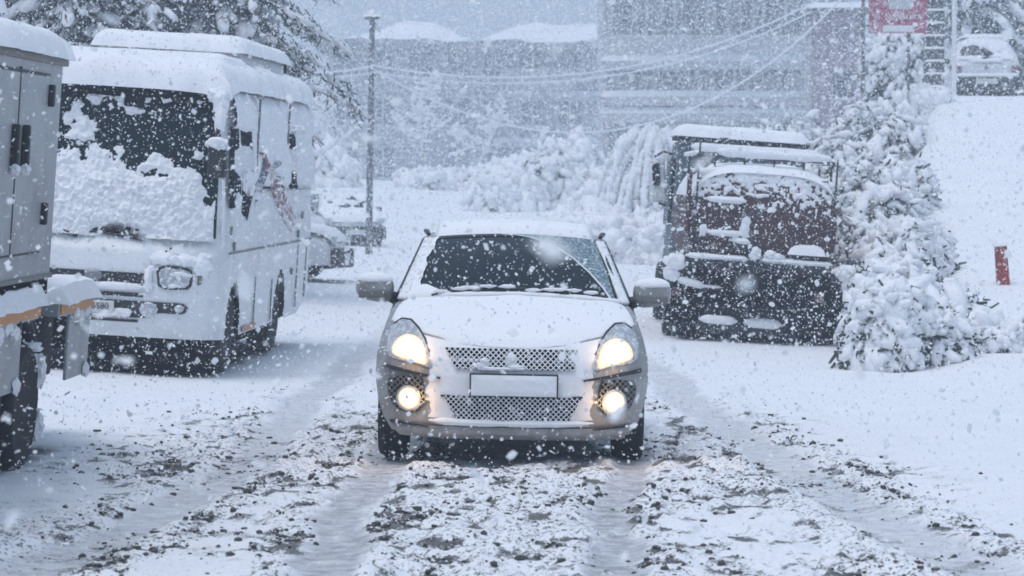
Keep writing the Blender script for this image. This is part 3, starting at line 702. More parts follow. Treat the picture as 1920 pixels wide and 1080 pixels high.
    def arcv(u): return np.interp(u, [a[0] for a in arc], [a[1] for a in arc])
    MB().grid(lambda u, v: ws(u, arcv(u)+(.99-arcv(u))*v) if True else 0, 30, 14, 0.02, .93).build('corner_frost', 'frost', c).location = (0, -.004, .004)
    MB().tube([wp(*a, .004) for a in arc], [.003, .004, .005, .005, .005, .006, .006, .007, .006], 6).build('wiped_snow_edge', 'snow_fine', c)
    MB().grid(lambda u, v: ws(-.995+.09*u*(.6+.8*fbm(v*9, 0, 0, 3, 3)), .02+.96*v), 5, 30).build('edge_frost', 'snow_patchy', c).location = (0, -.006, .006)
    m = MB(); k = 40
    def cowl(u, v):
        n_ = fbm(u*9, v*2, 0, 12, 3); hgt = .03+.05*n_+.13*np.exp(-((u+.83)/.16)**2)
        x, y, z = ws(u*.99, hgt*v); d = .018*np.sin(np.pi*np.clip(v, 0, 1))+.004; return x, y-d-.012*(1-v), z+d-.01*(1-v)
    m.grid(cowl, 60, 7, -1, 1); m.build('cowl_snow', 'snow_fine', c)
    fl = []
    for k in range(90):
        u, v = random.uniform(-.85, .85), random.uniform(.08, .93)
        if v > arcv(u)-.04 and u > 0: continue
        r = random.uniform(.003, .009)*(2.2 if random.random() < .08 else 1); fl.append((wp(u, v, .003), (r, r*.5, r)))
    V, F = rough_blobs(np.array([f[0] for f in fl]), np.array([np.diag(f[1]) for f in fl]), .5, 1.5, ICO1, 3)
    tag(mesh_np('stuck_flakes', V, F, 'snow_fine', c), kind='stuff')
    # sun strip and dim interior seen as shapes behind the glass edge
    MB().grid(lambda u, v: ws(u*.93, .945+.05*v), 30, 3, -1, 1).build('sun_strip', 'black', c).location = (0, -.003, .003)
car()

# ================================================================== THE WHITE BUS
def bus():
    b = thing('white_bus', 'white snow laden bus parked behind the grey truck', 'bus', (-3.85, 25.2, .15), 3.3, 1.18, 3.5)
    HW = 1.175
    Y0 = lambda z: np.interp(z, [.3, .45, .7, .95, 1.12, 1.24, 1.9, 2.5, 2.62, 2.7], [.10, .03, 0, .0, .04, .13, .27, .42, .50, .62])
    Wz = lambda z: np.interp(z, [.3, 1.15, 2.0, 2.5, 2.62, 2.7], [1.16, 1.175, 1.13, 1.075, 1.03, .93])
    Fy = lambda x, z: Y0(z)+.28*(np.abs(x)/Wz(z))**8+.05*(np.abs(x)/Wz(z))**2
    fr = lambda x, z, d=0: (float(x), float(Fy(np.float64(x), np.float64(z)))-d, float(z))
    def front(u, v): z = .34+2.36*v; x = u*Wz(z); return x, Fy(x, z), z
    MB().grid(front, 61, 60, -1, 1).build('front_panel', 'bus_white', b)
    LEN = 6.05
    ARCH = [(.80, .45), (3.85, .45)]
    for s in (-1, 1):
        def side(a, v):
            zb = np.interp(a, [0, .86, 1], [.34, .34, .50]); z = zb+(2.70-zb)*v; x = Wz(z)
            y0 = Fy(x, z); return x*s, y0+(LEN-y0)*a, z
        def keep(a, v):
            x, y, z = side(a, v); k = np.ones_like(z, bool)
            for yc, zc in ARCH: k &= ((y-yc)**2+(z-zc)**2) > .44**2
            return k
        MB().grid(side, 120, 50, keep=keep).build('side_panel', 'bus_white', b)
        for yc, zc in ARCH:
            wheel(b, (s*1.0, yc, .40), .40, .24, s)
            MB().box((s*.80, yc, .62), (.06, .94, .7)).build('wheel_arch', 'dark', b, False)
        # side crease, belt line and door seams
        MB().tube([(s*(HW+.004), .35+k*.57, 1.14) for k in range(11)], .012, 6).build('side_moulding', 'steel_edge', b)
    MB().grid(lambda u, v: (u*Wz(.5+2.2*v), LEN+.10*(1-u**4)-.12*v, .5+2.2*v), 20, 16, -1, 1).build('rear_panel', 'bus_white', b)
    MB().grid(lambda u, v: (u*.95, .6+5.4*v, 2.70+.05*(1-u*u)), 12, 12, -1, 1).build('roof', 'bus_white', b)
    MB().box((0, 3.1, .42), (2.1, 5.6, .22)).box((0, 2.4, .27), (1.7, 3.4, .26)).box((0, .75, .24), (1.75, .14, .2)).box((0, .55, .36), (2.0, .5, .2)).box((0, 2.2, .34), (.9, 3, .25)).build('underbody', 'dark', b, False)  # bus floor, plus low boxes added as dark backing to deepen the shade below
    # windscreen and the snow caked on it
    def wsn(u, v): z = 1.27+1.25*v; x = u*(1.05-.06*v); return x, Fy(x, z)-.012, z
    MB().grid(wsn, 40, 24, -1, 1).build('windscreen', 'glass', b)
    def cake(u, v):
        x, y, z = wsn(u, -.03+1.03*v); edge = .56+.10*(fbm(u*1.7, 0, 0, 5, 3)-.5)*2.4+.06*np.exp(-((u+.55)/.25)**2)
        n = fbm(u*9, v*11, 0, 7, 4); lump = .5-np.abs(fbm(u*21, v*24, 0, 17, 2)-.5)*2.6
        cov = np.maximum((edge-v)*3.6, (fbm(u*6+9, v*10, 0, 27, 4)-.62)*4.2)+(n-.5)*1.3-(.9*sm(.80, .95, u)*sm(.12, .3, v))
        h = np.clip(cov, -.5, .7)*.05+np.clip(lump, -.08, 1)*.06*np.clip(cov+.3, 0, 1)
        h = h-.09*np.exp(-((u-.17)/.24)**2-((v-.03)/.05)**2)
        return x, y-h, z+.25*h
    MB().grid(cake, 190, 130, -.985, .985, keep=lambda u, v: cake(u, v)[1] < wsn(u, -.03+1.03*v)[1]+.002).build('windscreen_snow', 'snow', b)
    # visor strip above the glass
    m = MB(); rod_snow(m, fr(-1.0, 2.555, .03), fr(1.0, 2.555, .03), .05, .075, 3); m.build('visor_snow', 'snow', b)
    band(fr, lambda x: 2.64, lambda x: 2.49, -1.02, 1.02, .016).build('visor', 'black', b, False)
    # roof snow: thick layer over the whole roof bulging over the front
    m = MB(); cap(m, -1.07, 1.09, .30, 6.1, .25, lambda x, y: 2.62+.09*np.clip((y-.3)/.5, 0, 1)-.05*(np.abs(x)/1.05)**4, r=.22, seed=3, step=.06, amp=.35, over=.03); m.build('roof_snow', 'snow', b)
    m = MB(); cap(m, -1.0, .95, 1.1, 2.2, .13, lambda x, y: 0*x+2.86, seed=13, step=.07); m.build('roof_snow_ridge', 'snow', b)
    rk = MB().box((.1, 4.15, 2.95), (1.5, 3.2, .28), None, .94).build('roof_pod', 'bus_white', b, False, bevel=.05)
    m = MB(); cap(m, -.68, .88, 2.5, 5.8, .17, lambda x, y: 0*x+3.06, seed=23, step=.07); m.build('roof_pod_snow', 'snow', rk)
    MB().box((.80, 5.82, 2.98), (.05, .06, .3)).box((.62, 5.82, 2.98), (.03, .06, .3)).build('roof_pod_bracket', 'black', rk, False)
    # nose: slot, badge, headlamps, lower lamp strip, plate
    band(fr, lambda x: .925, lambda x: .81+.11*max(0, (abs(x)-.42)/.10), -.52, .52, .012).build('nose_slot', 'black', b, False)
    V = ICO3[0]*np.array([.085, .02, .05])+np.array(fr(0, .885, .02)); MB().add(V, [tuple(q) for q in ICO3[1]]).build('badge', 'rim', b)
    m = MB(); rod_snow(m, fr(-.6, .77, .02), fr(.46, .775, .02), .04, .06, 8, amp=.8); m.build('slot_snow', 'snow', b)
    band(fr, lambda x: .745, lambda x: .708, -.46, .46, .010).build('nose_lower_slot', 'black', b, False)
    pts = [fr(x, z, .004) for x, z in ((.68, 1.17), (.60, 1.10), (.53, 1.02), (.48, .92), (.46, .84))]; MB().tube(pts, .008, 6).build('nose_seam', 'black', b)
    for s in (1, -1):
        hp = [(.57, .95), (.59, .99), (.64, 1.01), (.83, 1.0), (.88, .98), (.90, .92), (.89, .83), (.85, .795), (.66, .79), (.59, .82)]
        sx = lambda x, z, d: (x*s, fr(x, z, d)[1], z)
        h = MB().prism(hp, lambda x, z: sx(x, z, .02), lambda x, z: sx(x, z, -.03)).build('headlight', 'black', b, False, bevel=.008)
        cpt = [(.735+(x-.735)*.86, .90+(z-.90)*.80) for x, z in hp]
        MB().prism(cpt, lambda x, z: sx(x, z, .028), lambda x, z: sx(x, z, .0)).build('lens', 'lamp_glass', h, False, bevel=.006)
        MB().prism([(.935, .98), (.975, .97), (.97, .85), (.935, .84)], lambda x, z: sx(x, z, .012), lambda x, z: sx(x, z, -.02)).build('side_lamp', 'steel_edge', h, False, bevel=.008)
        def brow(u, v):
            x = .44+.62*u; z = .76+.42*v; G = lambda cx, cz, rx, rz: np.exp(-((x-cx)/rx)**2-((z-cz)/rz)**2)
            cov = 1.1*np.maximum.reduce([G(.62, 1.07, .12, .06), G(.80, 1.06, .2, .055), G(.97, 1.04, .07, .09), G(.50, .88, .05, .16), .72*G(.73, .83, .14, .035), .62*G(.80, .94, .10, .03)])
            cov = cov-.52+(fbm(x*11, z*13, s, 19, 4)-.5)*1.1; return x*s, Fy(x, z)-.024-np.clip(cov, -.6, .6)*.07, z
        MB().grid(brow, 60, 50, keep=lambda u, v: brow(u, v)[1] < Fy(.44+.62*u, .76+.42*v)-.022).build('lamp_snow', 'snow', h)
    ls = band(fr, lambda x: .622+.05*math.sqrt(max(0, 1-max(0, (abs(x)-.80)/.07)**2)), lambda x: .622-(.05+.055*float(1-sm(.45, .62, abs(x))))*math.sqrt(max(0, 1-max(0, (abs(x)-.80)/.07)**2)), -.869, .869, .014, 60).build('lower_lamp_strip', 'black', b, False)
    for x, r, zz in ((.515, .085, .60), (.79, .045, .622), (-.515, .085, .60), (-.79, .045, .622)):
        V = ICO3[0]*np.array([r, .025, r*.85])+np.array(fr(x, zz, .014)); MB().add(V, [tuple(q) for q in ICO3[1]]).build('lamp', 'lamp_glass', ls)
    m = MB(); lumps(m, [(fr(.14, .545, .02), (.19, .035, .028)), (fr(.27, .56, .02), (.10, .035, .04)), (fr(-.2, .545, .02), (.2, .035, .03))], 2); m.build('strip_snow', 'snow', ls)
    band(fr, lambda x: .50, lambda x: .475, -.42, .42, .01).build('lower_step', 'black', b, False)
    pl = MB().box((-.02, -.045, .605), (.46, .012, .115)).build('number_plate', 'plate', b, False, bevel=.006)
    lettering('plate_number', '6580', .078, (.085, -.056, .607), 'black', pl)
    m = MB()
    m.tube([fr(-1.02, 1.285, .02), fr(-.5, 1.265, .02), fr(0, 1.275, .025), fr(.45, 1.22, .02)], .012, 6); m.build('cowl_seal', 'black', b)
    for x0, x1, z1 in ((.02, .46, 1.215), (-.75, -.2, 1.23)):
        MB().tube([fr(x0, 1.30, .02), fr(x0+.13, 1.33, .05), fr(x1, z1, .02)], .022, 6).build('wiper', 'black', b)
    # right-hand mirror hung on a snow covered arm
    mr = MB().box((1.06, .06, 1.98), (.17, .12, .30), (0, -.03, 0)).build('mirror', 'black', b, False, bevel=.03)
    MB().tube([(1.04, .10, 2.13), (1.05, .08, 2.35), (1.02, .2, 2.55), (.95, .45, 2.62)], .022, 8).build('mirror_arm', 'black', mr)
    m = MB(); lumps(m, [((1.05, .05, 2.15), (.10, .09, .055)), ((1.07, .06, 2.11), (.085, .07, .04)), ((1.06, .10, 2.36), (.05, .05, .14)), ((1.05, .14, 2.52), (.075, .07, .12)), ((1.0, .3, 2.58), (.11, .11, .07))], 5); m.build('mirror_snow', 'snow', mr)
    MB().tube([(1.13, .03, 1.82), (1.14, .1, 1.5), (1.13, .22, 1.2)], .016, 6).build('mirror_stay', 'bus_white', mr)
    # side windows (right-hand side) and the snow stuck round them
    sx = lambda y, z, d=0: (float(Wz(z))+d, y, z)
    for poly in ([(.60, 2.30), (.93, 2.30), (1.0, 1.58), (.45, 1.55), (.40, 1.7)], [(1.04, 2.30), (1.72, 2.30), (1.76, 1.70), (1.35, 1.42), (1.04, 1.50)], [(1.9, 2.30), (2.9, 2.30), (2.9, 1.72), (1.9, 1.72)], [(3.05, 2.32), (3.95, 2.32), (3.95, 1.72), (3.05, 1.72)], [(4.10, 2.36), (4.95, 2.36), (4.95, 1.70), (4.10, 1.70)]):
        for s in (1, -1):
            MB().prism(poly, lambda y, z: (s*(float(Wz(z))+.006), y, z), lambda y, z: (s*(float(Wz(z))-.02), y, z)).build('side_window', 'side_glass', b, False)
    def stuck(a, v):                # snow blown against the side: covers most of the glass, leaves dark slots
        y = .55+5.45*a; z = 1.62+1.02*v; n = fbm(y*2.2, z*2.6, 0, 33, 4)
        cov = .62+(n-.5)*1.2
        for yc, w_, z1 in ((.74, .34, 2.28), (1.42, .36, 2.27), (4.52, .32, 2.30)):
            cov = cov-2.3*np.exp(-((y-yc)/w_)**4)*(1-sm(z1-.08, z1+.06, z))
        cov = cov+.7*sm(2.25, 2.36, z)*(1-sm(2.5, 2.6, z))
        cov = cov-.9*(1-sm(1.70, 1.80, z))*sm(1.9, 2.1, y)
        h = np.clip(cov, -.4, .8)*.06+np.clip(cov+.2, 0, 1)*(fbm(y*6, z*6, 0, 35, 3)-.5)*.035; return Wz(z)+.004+h, y, z
    MB().grid(stuck, 150, 44, keep=lambda a, v: stuck(a, v)[0] > Wz(1.62+1.02*v)+.002).build('side_snow', 'snow', b)
    m = MB(); lumps(m, [((1.16, 1.25, 1.80), (.05, .25, .10)), ((1.18, 1.3, 1.72), (.05, .1, .06)), ((1.15, .75, 1.62), (.04, .16, .07)), ((1.16, 4.5, 2.34), (.09, .32, .05))], 7); m.build('window_snow', 'snow', b)
    dk = [[(1.95, 2.08), (2.10, 2.08), (3.9, 1.40), (4.5, 1.26), (4.35, 1.25), (3.6, 1.45)], [(2.15, 2.02), (2.30, 2.0), (4.2, 1.45), (4.75, 1.33), (4.65, 1.30), (3.9, 1.49)], [(2.35, 1.97), (2.42, 1.96), (4.45, 1.50), (4.8, 1.40), (4.76, 1.38), (4.2, 1.50)]]
    for p in dk: MB().prism(p, lambda y, z: sx(y, z, .075 if z > 1.7 else .012), lambda y, z: sx(y, z, .0)).build('red_stripe', 'decal', b, False)
    for p in ([(1.75, 1.70), (1.82, 1.72), (2.25, 2.03), (2.18, 2.02)], [(1.95, 1.60), (2.02, 1.62), (2.35, 1.9), (2.30, 1.9)]): MB().prism(p, lambda y, z: sx(y, z, .07 if z > 1.7 else .012), lambda y, z: sx(y, z, .0)).build('grey_stripe', 'decal_grey', b, False)
    for p in ([(2.7, 1.92), (3.1, 1.94), (3.25, 2.0), (2.9, 1.98)], [(2.95, 1.78), (3.3, 1.80), (3.4, 1.84), (3.0, 1.85)]): MB().prism(p, lambda y, z: sx(y, z, .07), lambda y, z: sx(y, z, .0)).build('grey_mark', 'decal_grey', b, False)
    for y, z0, z1 in ((2.05, .36, .86), (3.2, .36, .8), (5.05, .42, 1.1), (5.75, .5, 1.1), (1.9, 1.45, 2.6), (4.0, 1.75, 2.6)):
        MB().box((HW-.001 if z1 < 1.5 else float(Wz(2.05))+.02, y, (z0+z1)/2), (.012 if z1 < 1.5 else .02, .014, z1-z0)).build('panel_seam', 'steel_edge', b, False)
    MB().box((HW+.002, 3.6, 1.705), (.012, 4.3, .016)).build('belt_seam', 'decal_grey', b, False)
    for y, z in ((.32, 1.35), (.55, 1.2), (1.35, .83), (4.95, 1.22), (4.6, .83), (5.2, 1.42)):
        MB().box((HW+.008, y, z), (.02, .06, .08)).build('latch', 'steel_edge', b, False, bevel=.006)
    MB().box((HW+.004, 1.75, .385), (.012, .8, .05)).build('skirt_reflector', mat('faded_orange', (.5, .25, .16), .5), b, False)
    for s in (-1, 1): MB().box((s*.75, .25, .28), (.3, .02, .2)).build('mud_flap', 'dark', b, False)
bus()

# ================================================================== THE GREY SERVICE TRUCK (left edge)
def service_truck():
    t = thing('grey_service_truck', 'grey steel locker truck with orange reflector rails at the left edge', 'truck', (-2.84, 17.0, .02), 2, 1.2, 4)
    MB().box((-1.1, -3.1, 1.80), (2.2, 5.5, 1.30)).build('locker_body', 'steel', t, False, bevel=.012)
    MB().box((-1.1, -3.1, 2.44), (2.26, 5.56, .05)).build('roof_rim', 'steel_edge', t, False, bevel=.008)
    MB().box((-1.0, -3.1, 1.10), (2.0, 5.4, .09)).build('floor_rail', 'dark', t, False)
    MB().box((.006, -3.1, 1.165), (.02, 5.5, .025)).build('sill_strip', 'steel_edge', t, False)
    for y0, y1 in ((-1.56, -.78), (-2.36, -1.58), (-3.9, -3.12), (-3.1, -2.40)):
        d = MB().box((.006, (y0+y1)/2, 1.83), (.014, y1-y0, 1.02)).build('locker_door', 'steel', t, False, bevel=.004)
        MB().box((.010, y0-.008, 1.84), (.012, .014, 1.06)).box((.010, (y0+y1)/2, 2.35), (.012, y1-y0, .014)).box((.010, (y0+y1)/2, 1.315), (.012, y1-y0, .010)).build('door_seal', 'black', d, False)
    for y in (-1.70, -1.43):
        h = MB().box((.035, y, 1.93), (.05, .045, .24), None, .9).build('door_handle', 'black', t, False, bevel=.012)
        m = MB(); lumps(m, [((.045, y-.01, 1.80), (.028, .036, .03))], 3); m.build('handle_snow', 'snow', h)
    for z in (2.23, 1.54):
        for y in (-.77, -2.42): MB().box((.028, y, z), (.04, .05, .13)).build('hinge', 'black', t, False, bevel=.01)
    m = MB(); cap(m, -2.2, .05, -5.8, -.32, .15, lambda x, y: 0*x+2.465, seed=5, step=.06, r=.13); m.build('roof_snow', 'snow_fine', t)
    rk = MB().box((-.95, -3.2, 2.62), (1.2, 5.2, .16)).build('roof_box', 'steel', t, False, bevel=.02)
    m = MB(); cap(m, -1.6, -.32, -5.8, -.55, .17, lambda x, y: 0*x+2.70, seed=6, step=.07, r=.15); m.build('roof_box_snow', 'snow_fine', rk)
    # chassis, side rails with orange reflectors, hanging steel flaps
    MB().box((-1.1, -2.4, .80), (.8, 6.5, .22)).box((-.75, -.65, .72), (.9, 5, .12)).build('chassis', 'dark', t, False)
    MB().box((-.62, .35, .70), (.8, 1.3, .5)).build('battery_box', 'tank_dark', t, False, bevel=.02)
    for y0, y1, z in ((-2.9, -.62, .965), (-.02, 1.06, .94)):
        r = MB().box((-.12, (y0+y1)/2, z), (.26, y1-y0, .10)).build('side_rail', 'steel', t, False, bevel=.01)
        MB().box((.014, (y0+y1)/2, z+.005), (.012, y1-y0-.03, .075)).build('orange_reflector', 'orange', r, False)
        m = MB(); cap(m, -.26, .03, y0, y1, .13, lambda x, y: 0*x+z+.045, seed=int(z*100), step=.045, r=.10); m.build('rail_snow', 'snow_fine', r)
    MB().box((-.2, -.36, .94), (.2, .30, .14)).build('rail_bracket', 'black', t, False, bevel=.01)
    m = MB(); cap(m, -.5, -.12, -1.9, -.05, .14, lambda x, y: 0*x+1.0, seed=9, step=.06); m.build('mudguard_snow', 'snow_fine', t)
    MB().grid(lambda u, v: (-.42+.36*v, -.72+.52*np.cos(np.pi*u), .43+.52*np.sin(np.pi*u)), 16, 4).build('mudguard', 'black', t, solid=.02)
    for y0, y1, z0, z1 in ((-1.95, -1.0, .52, .90), (.42, 1.12, .47, .88)):
        f = MB().box((-.02, (y0+y1)/2, (z0+z1)/2), (.02, y1-y0, z1-z0)).build('steel_flap', 'steel', t, False, bevel=.004)
        m = MB(); lumps(m, [((-.0, y0+.1+.2*k, z1+.01-.04*(k % 2)), (.03, .07, .05)) for k in range(int((y1-y0)/.2))]+[((-.0, y1-.1, z0+.03), (.02, .08, .05))], 8); m.build('flap_snow', 'snow_fine', f)
        for k in (.15, .85): MB().box((0, y0+(y1-y0)*k, z1+.03), (.03, .03, .1)).build('flap_bracket', 'black', f, False)
    for y in (-.65, -4.6):
        w1 = wheel(t, (-.16, y, .385), .385, .26, 1); wheel(t, (-1.95, y, .385), .385, .26, -1)
    m = MB(); lumps(m, [((-.05, -.30, .58), (.05, .05, .1)), ((-.05, -.26, .25), (.05, .05, .09)), ((-.1, -.45, .73), (.1, .12, .03))], 4, .5); m.build('tyre_snow', 'snow_fine', t)
    MB().tube([(-.3, -.06, .9), (-.3, -.06, .45)], .012, 6).build('drain_pipe', 'steel_edge', t)
service_truck()

# ================================================================== THE TANKER (right)
def thing_part(name, parent):
    o = bpy.data.objects.new(name, None); COL.objects.link(o); o.parent = parent; return o
def tanker():
    t = thing('maroon_tanker_truck', 'small maroon tanker truck seen from behind, caked in snow', 'tanker truck', (2.84, 32.5, .07), 0, 1, 4)
    def sec(q, k=1.0):              # squarish oval of the tank, angle q
        c, s = np.cos(q), np.sin(q); return .87*k*np.sign(c)*np.abs(c)**.55, 1.42+.61*k*np.sign(s)*np.abs(s)**.72
    def shell(u, v):
        x, z = sec(u*2*np.pi); return x, .06+3.3*v, z
    tk = MB().grid(shell, 65, 24).build('tank', 'maroon', t)
    def head(u, v):
        x, z = sec(u*2*np.pi, v); return x, .06-.10*(1-v**2), z
    MB().grid(head, 65, 10, 0, 1, .001, 1).build('tank_end', 'maroon', t)
    def ends(u, v):                 # driven snow clinging to the upper end
        x, z = sec(u*2*np.pi, v); cov = (z-1.80+.12*(x/.87)**2)*3.6+(fbm(x*26, z*26, 0, 3, 2)-.5)*3.0; return x, .061-.10*(1-v**2)-np.clip(cov, -.5, 1)*.02, z
    MB().grid(ends, 240, 60, 0, 1, .001, 1, keep=lambda u, v: ends(u, v)[1] < head(u, v)[1]+.001).build('tank_end_snow', 'snow_patchy', t)
    def top(u, v):
        q = np.pi*(.12+.76*u); x, z = sec(q); e = np.clip(np.minimum(np.minimum(u, 1-u)*6, np.minimum(v, 1-v)*14), 0, 1)
        h = .11*np.sqrt(e)*(.8+.5*fbm(x*4, v*9, 0, 5, 3)); return x*1.01, .02+3.35*v, z+h*(.3+.7*np.sin(q))-.004
    MB().grid(top, 60, 50).build('tank_snow', 'snow', t)
    MB().tube([(-.88, .05, 1.30), (-.89, .05, 1.95), (-.80, .06, 2.04)], .03, 8).build('tank_rim', 'maroon', t)
    # catwalk and guard rails over the tank
    ra = thing_part('guard_rail', t)
    def bar(p0, p1, r=.016, sn=None, seed=1):
        MB().tube([p0, p1], r, 8).build('rail_bar', 'tank_dark', ra)
        if sn: m = MB(); rod_snow(m, p0, p1, sn[0], sn[1], seed); m.build('rail_snow', 'snow', ra)
    bar((-.60, .2, 2.21), (.78, .2, 2.21), .018, (.045, .10), 1); bar((-.80, 1.7, 2.27), (.80, 1.7, 2.27), .018, (.05, .11), 2)
    bar((-.78, .2, 1.98), (-.58, .2, 2.21), .016); bar((-.80, .1, 1.92), (.74, .1, 1.98), .014, None)
    for x in (-.60, -.25, .10, .45, .78): MB().tube([(x, .2, 1.95), (x, .2, 2.21)], .014, 6).build('rail_post', 'tank_dark', ra)
    for x in (-.80, 0, .80): MB().tube([(x, 1.7, 1.95), (x, 1.7, 2.27)], .014, 6).build('rail_post', 'tank_dark', ra)
    for s in (-1, 1): bar((s*.80, .2, 2.2), (s*.80, 2.6, 2.2), .016, (.035, .06), 5+s)
    MB().tube([(-.80, -.02, 1.15), (-.80, -.02, 2.35)], .013, 6).build('rail_post', 'tank_dark', ra)
    MB().tube([(.84, .15, 1.85), (.84, .15, 2.25)], .013, 6).build('rail_post', 'tank_dark', ra)
    m = MB(); rod_snow(m, (-.80, .15, 1.96), (-.45, .15, 1.98), .06, .10, 7); rod_snow(m, (.45, .15, 1.97), (.82, .15, 1.90), .07, .10, 8); m.build('catwalk_snow', 'snow', t)
    # cab beyond the tank
    cb = MB().box((0, 4.55, 1.45), (1.72, 1.5, 1.95), None, .96).build('cab', 'cab_blue', t, False, bevel=.06)
    MB().box((0, 3.79, 1.9), (1.3, .02, .5)).build('cab_rear_window', 'glass', cb, False)
    rf = MB().box((0, 4.2, 2.46), (1.74, .9, .07)).build('roof_rack', 'tank_dark', cb, False)
    m = MB(); cap(m, -.88, .86, 3.75, 4.7, .15, lambda x, y: 0*x+2.49, seed=4, step=.06); m.build('cab_snow', 'snow', cb)
    MB().box((-.885, 4.5, 1.75), (.03, .9, .9)).build('cab_door', 'cab_blue', cb, False, bevel=.01)
    mi = MB().box((-1.03, 4.5, 1.88), (.20, .08, .58), (0, -.12, 0)).build('cab_mirror', 'bus_white', cb, False, bevel=.03)
    MB().tube([(-1.10, 4.46, 2.19), (-.98, 4.46, 2.27), (-.86, 4.46, 2.24)], .018, 6).tube([(-1.0, 4.46, 1.58), (-.86, 4.46, 1.55)], .018, 6).build('mirror_arm', 'black', mi)
    MB().box((-1.06, 4.45, 1.96), (.10, .02, .30), (0, -.12, 0)).build('mirror_glass', 'glass', mi, False)
    # frame, bars, wheels, lamps
    MB().box((0, 2.3, .72), (.8, 5.2, .2)).box((0, .25, .78), (1.7, .3, .16)).box((0, 1.4, .62), (1.9, 2.2, .3)).build('chassis', 'dark', t, False)
    MB().box((0, .55, .45), (1.7, .06, .62)).build('rear_apron', 'tank_dark', t, False)
    bb = MB().box((-.03, -.08, .955), (1.72, .10, .09)).build('rear_beam', 'tank_dark', t, False, bevel=.01)
    m = MB(); rod_snow(m, (-.89, -.09, .985), (-.14, -.09, .985), .055, .07, 3); rod_snow(m, (-.03, -.09, .985), (.84, -.09, .985), .055, .07, 4); m.build('beam_snow', 'snow', bb)
    lb = MB().box((-.19, -.06, .205), (1.0, .09, .10)).build('bumper_bar', 'tank_dark', t, False, bevel=.01)
    m = MB(); rod_snow(m, (-.68, -.07, .235), (-.22, -.07, .235), .06, .11, 5); rod_snow(m, (-.16, -.07, .225), (.31, -.07, .215), .06, .12, 6); m.build('bumper_snow', 'snow', lb)
    vx = MB().box((.535, -.02, 1.06), (.42, .16, .12)).build('tool_box', 'tank_dark', t, False, bevel=.01)
    m = MB(); cap(m, .33, .74, -.12, .08, .11, lambda x, y: 0*x+1.12, seed=8, step=.04); m.build('box_snow', 'snow', vx)
    vp = MB().tube([(-.32, -.08, 1.16), (-.18, -.09, 1.15), (-.08, -.11, 1.08), (-.07, -.12, .92)], .05, 10).build('outlet_pipe', 'tank_dark', t)
    MB().lathe([(.09, -.02), (.09, .02)], (-.07, -.14, .93), 'y', 16).build('valve_wheel', 'black', vp)
    m = MB(); rod_snow(m, (-.34, -.09, 1.19), (-.14, -.10, 1.18), .05, .08, 7); lumps(m, [((-.08, -.12, 1.08), (.07, .06, .10)), ((.10, -.1, 1.08), (.07, .05, .06)), ((.18, -.1, 1.06), (.09, .05, .05))], 5); m.build('pipe_snow', 'snow', vp)
    for z, x0, x1 in ((1.66, -.70, -.22), (1.27, -.66, -.24)):
        hb = MB().tube([(x0, -.08, z), (x1, -.08, z)], .018, 8).build('grab_bar', 'maroon', t)
        m = MB(); rod_snow(m, (x0, -.08, z), (x1, -.08, z), .045, .075, int(z*7)); m.build('bar_snow', 'snow', hb)
    m = MB(); lumps(m, [((-.22, -.06, 1.33), (.06, .04, .10)), ((-.70, -.05, 1.32), (.05, .03, .07)), ((-.30, -.06, 1.25), (.09, .04, .05)), ((-.2, -.05, 1.45), (.05, .03, .06))], 2); m.build('end_clumps', 'snow', t)
    MB().tube([(-.70, -.04, 1.36), (-.78, -.04, 1.2), (-.70, -.04, 1.05)], .02, 8).build('hose', 'black', t)
    st = MB().box((-.58, -.02, .64), (.34, .05, .03)).build('step', 'tank_dark', t, False); m = MB(); rod_snow(m, (-.74, -.03, .655), (-.42, -.03, .65), .03, .035, 2); rod_snow(m, (-.98, -.05, .70), (-.62, -.05, .63), .05, .08, 3); m.build('step_snow', 'snow', st)
    for s in (-1, 1):
        for y in (1.05, 4.7): wheel(t, (s*.82, y, .40), .40, .26 if y > 2 else .42, s)
        MB().box((s*.80, .42, .50), (.5, .03, .55)).build('mud_flap', 'dark', t, False)
        la = MB().box((s*1.0, -.02, .80), (.16, .10, .20)).build('tail_lamp', 'black', t, False, bevel=.02); MB().box((s*1.0, -.075, .79), (.10, .02, .12)).build('lamp_lens', 'lamp_red', la, False)
        m = MB(); lumps(m, [((s*1.0, -.05, .93), (.13, .08, .10)), ((s*1.03, -.05, .80), (.09, .06, .10))], 4); m.build('lamp_snow', 'snow', la)
        MB().grid(lambda u, v: (s*(.62+.42*v), 1.05+.55*np.cos(np.pi*u), .40+.52*np.sin(np.pi*u)), 16, 4).build('mudguard', 'tank_dark', t, solid=.02)
    for x, z in ((.72, .62), (-.95, .58)):
        MB().box((x, .0, z), (.10, .05, .10)).build('reflector', 'lamp_red', t, False)
tanker()

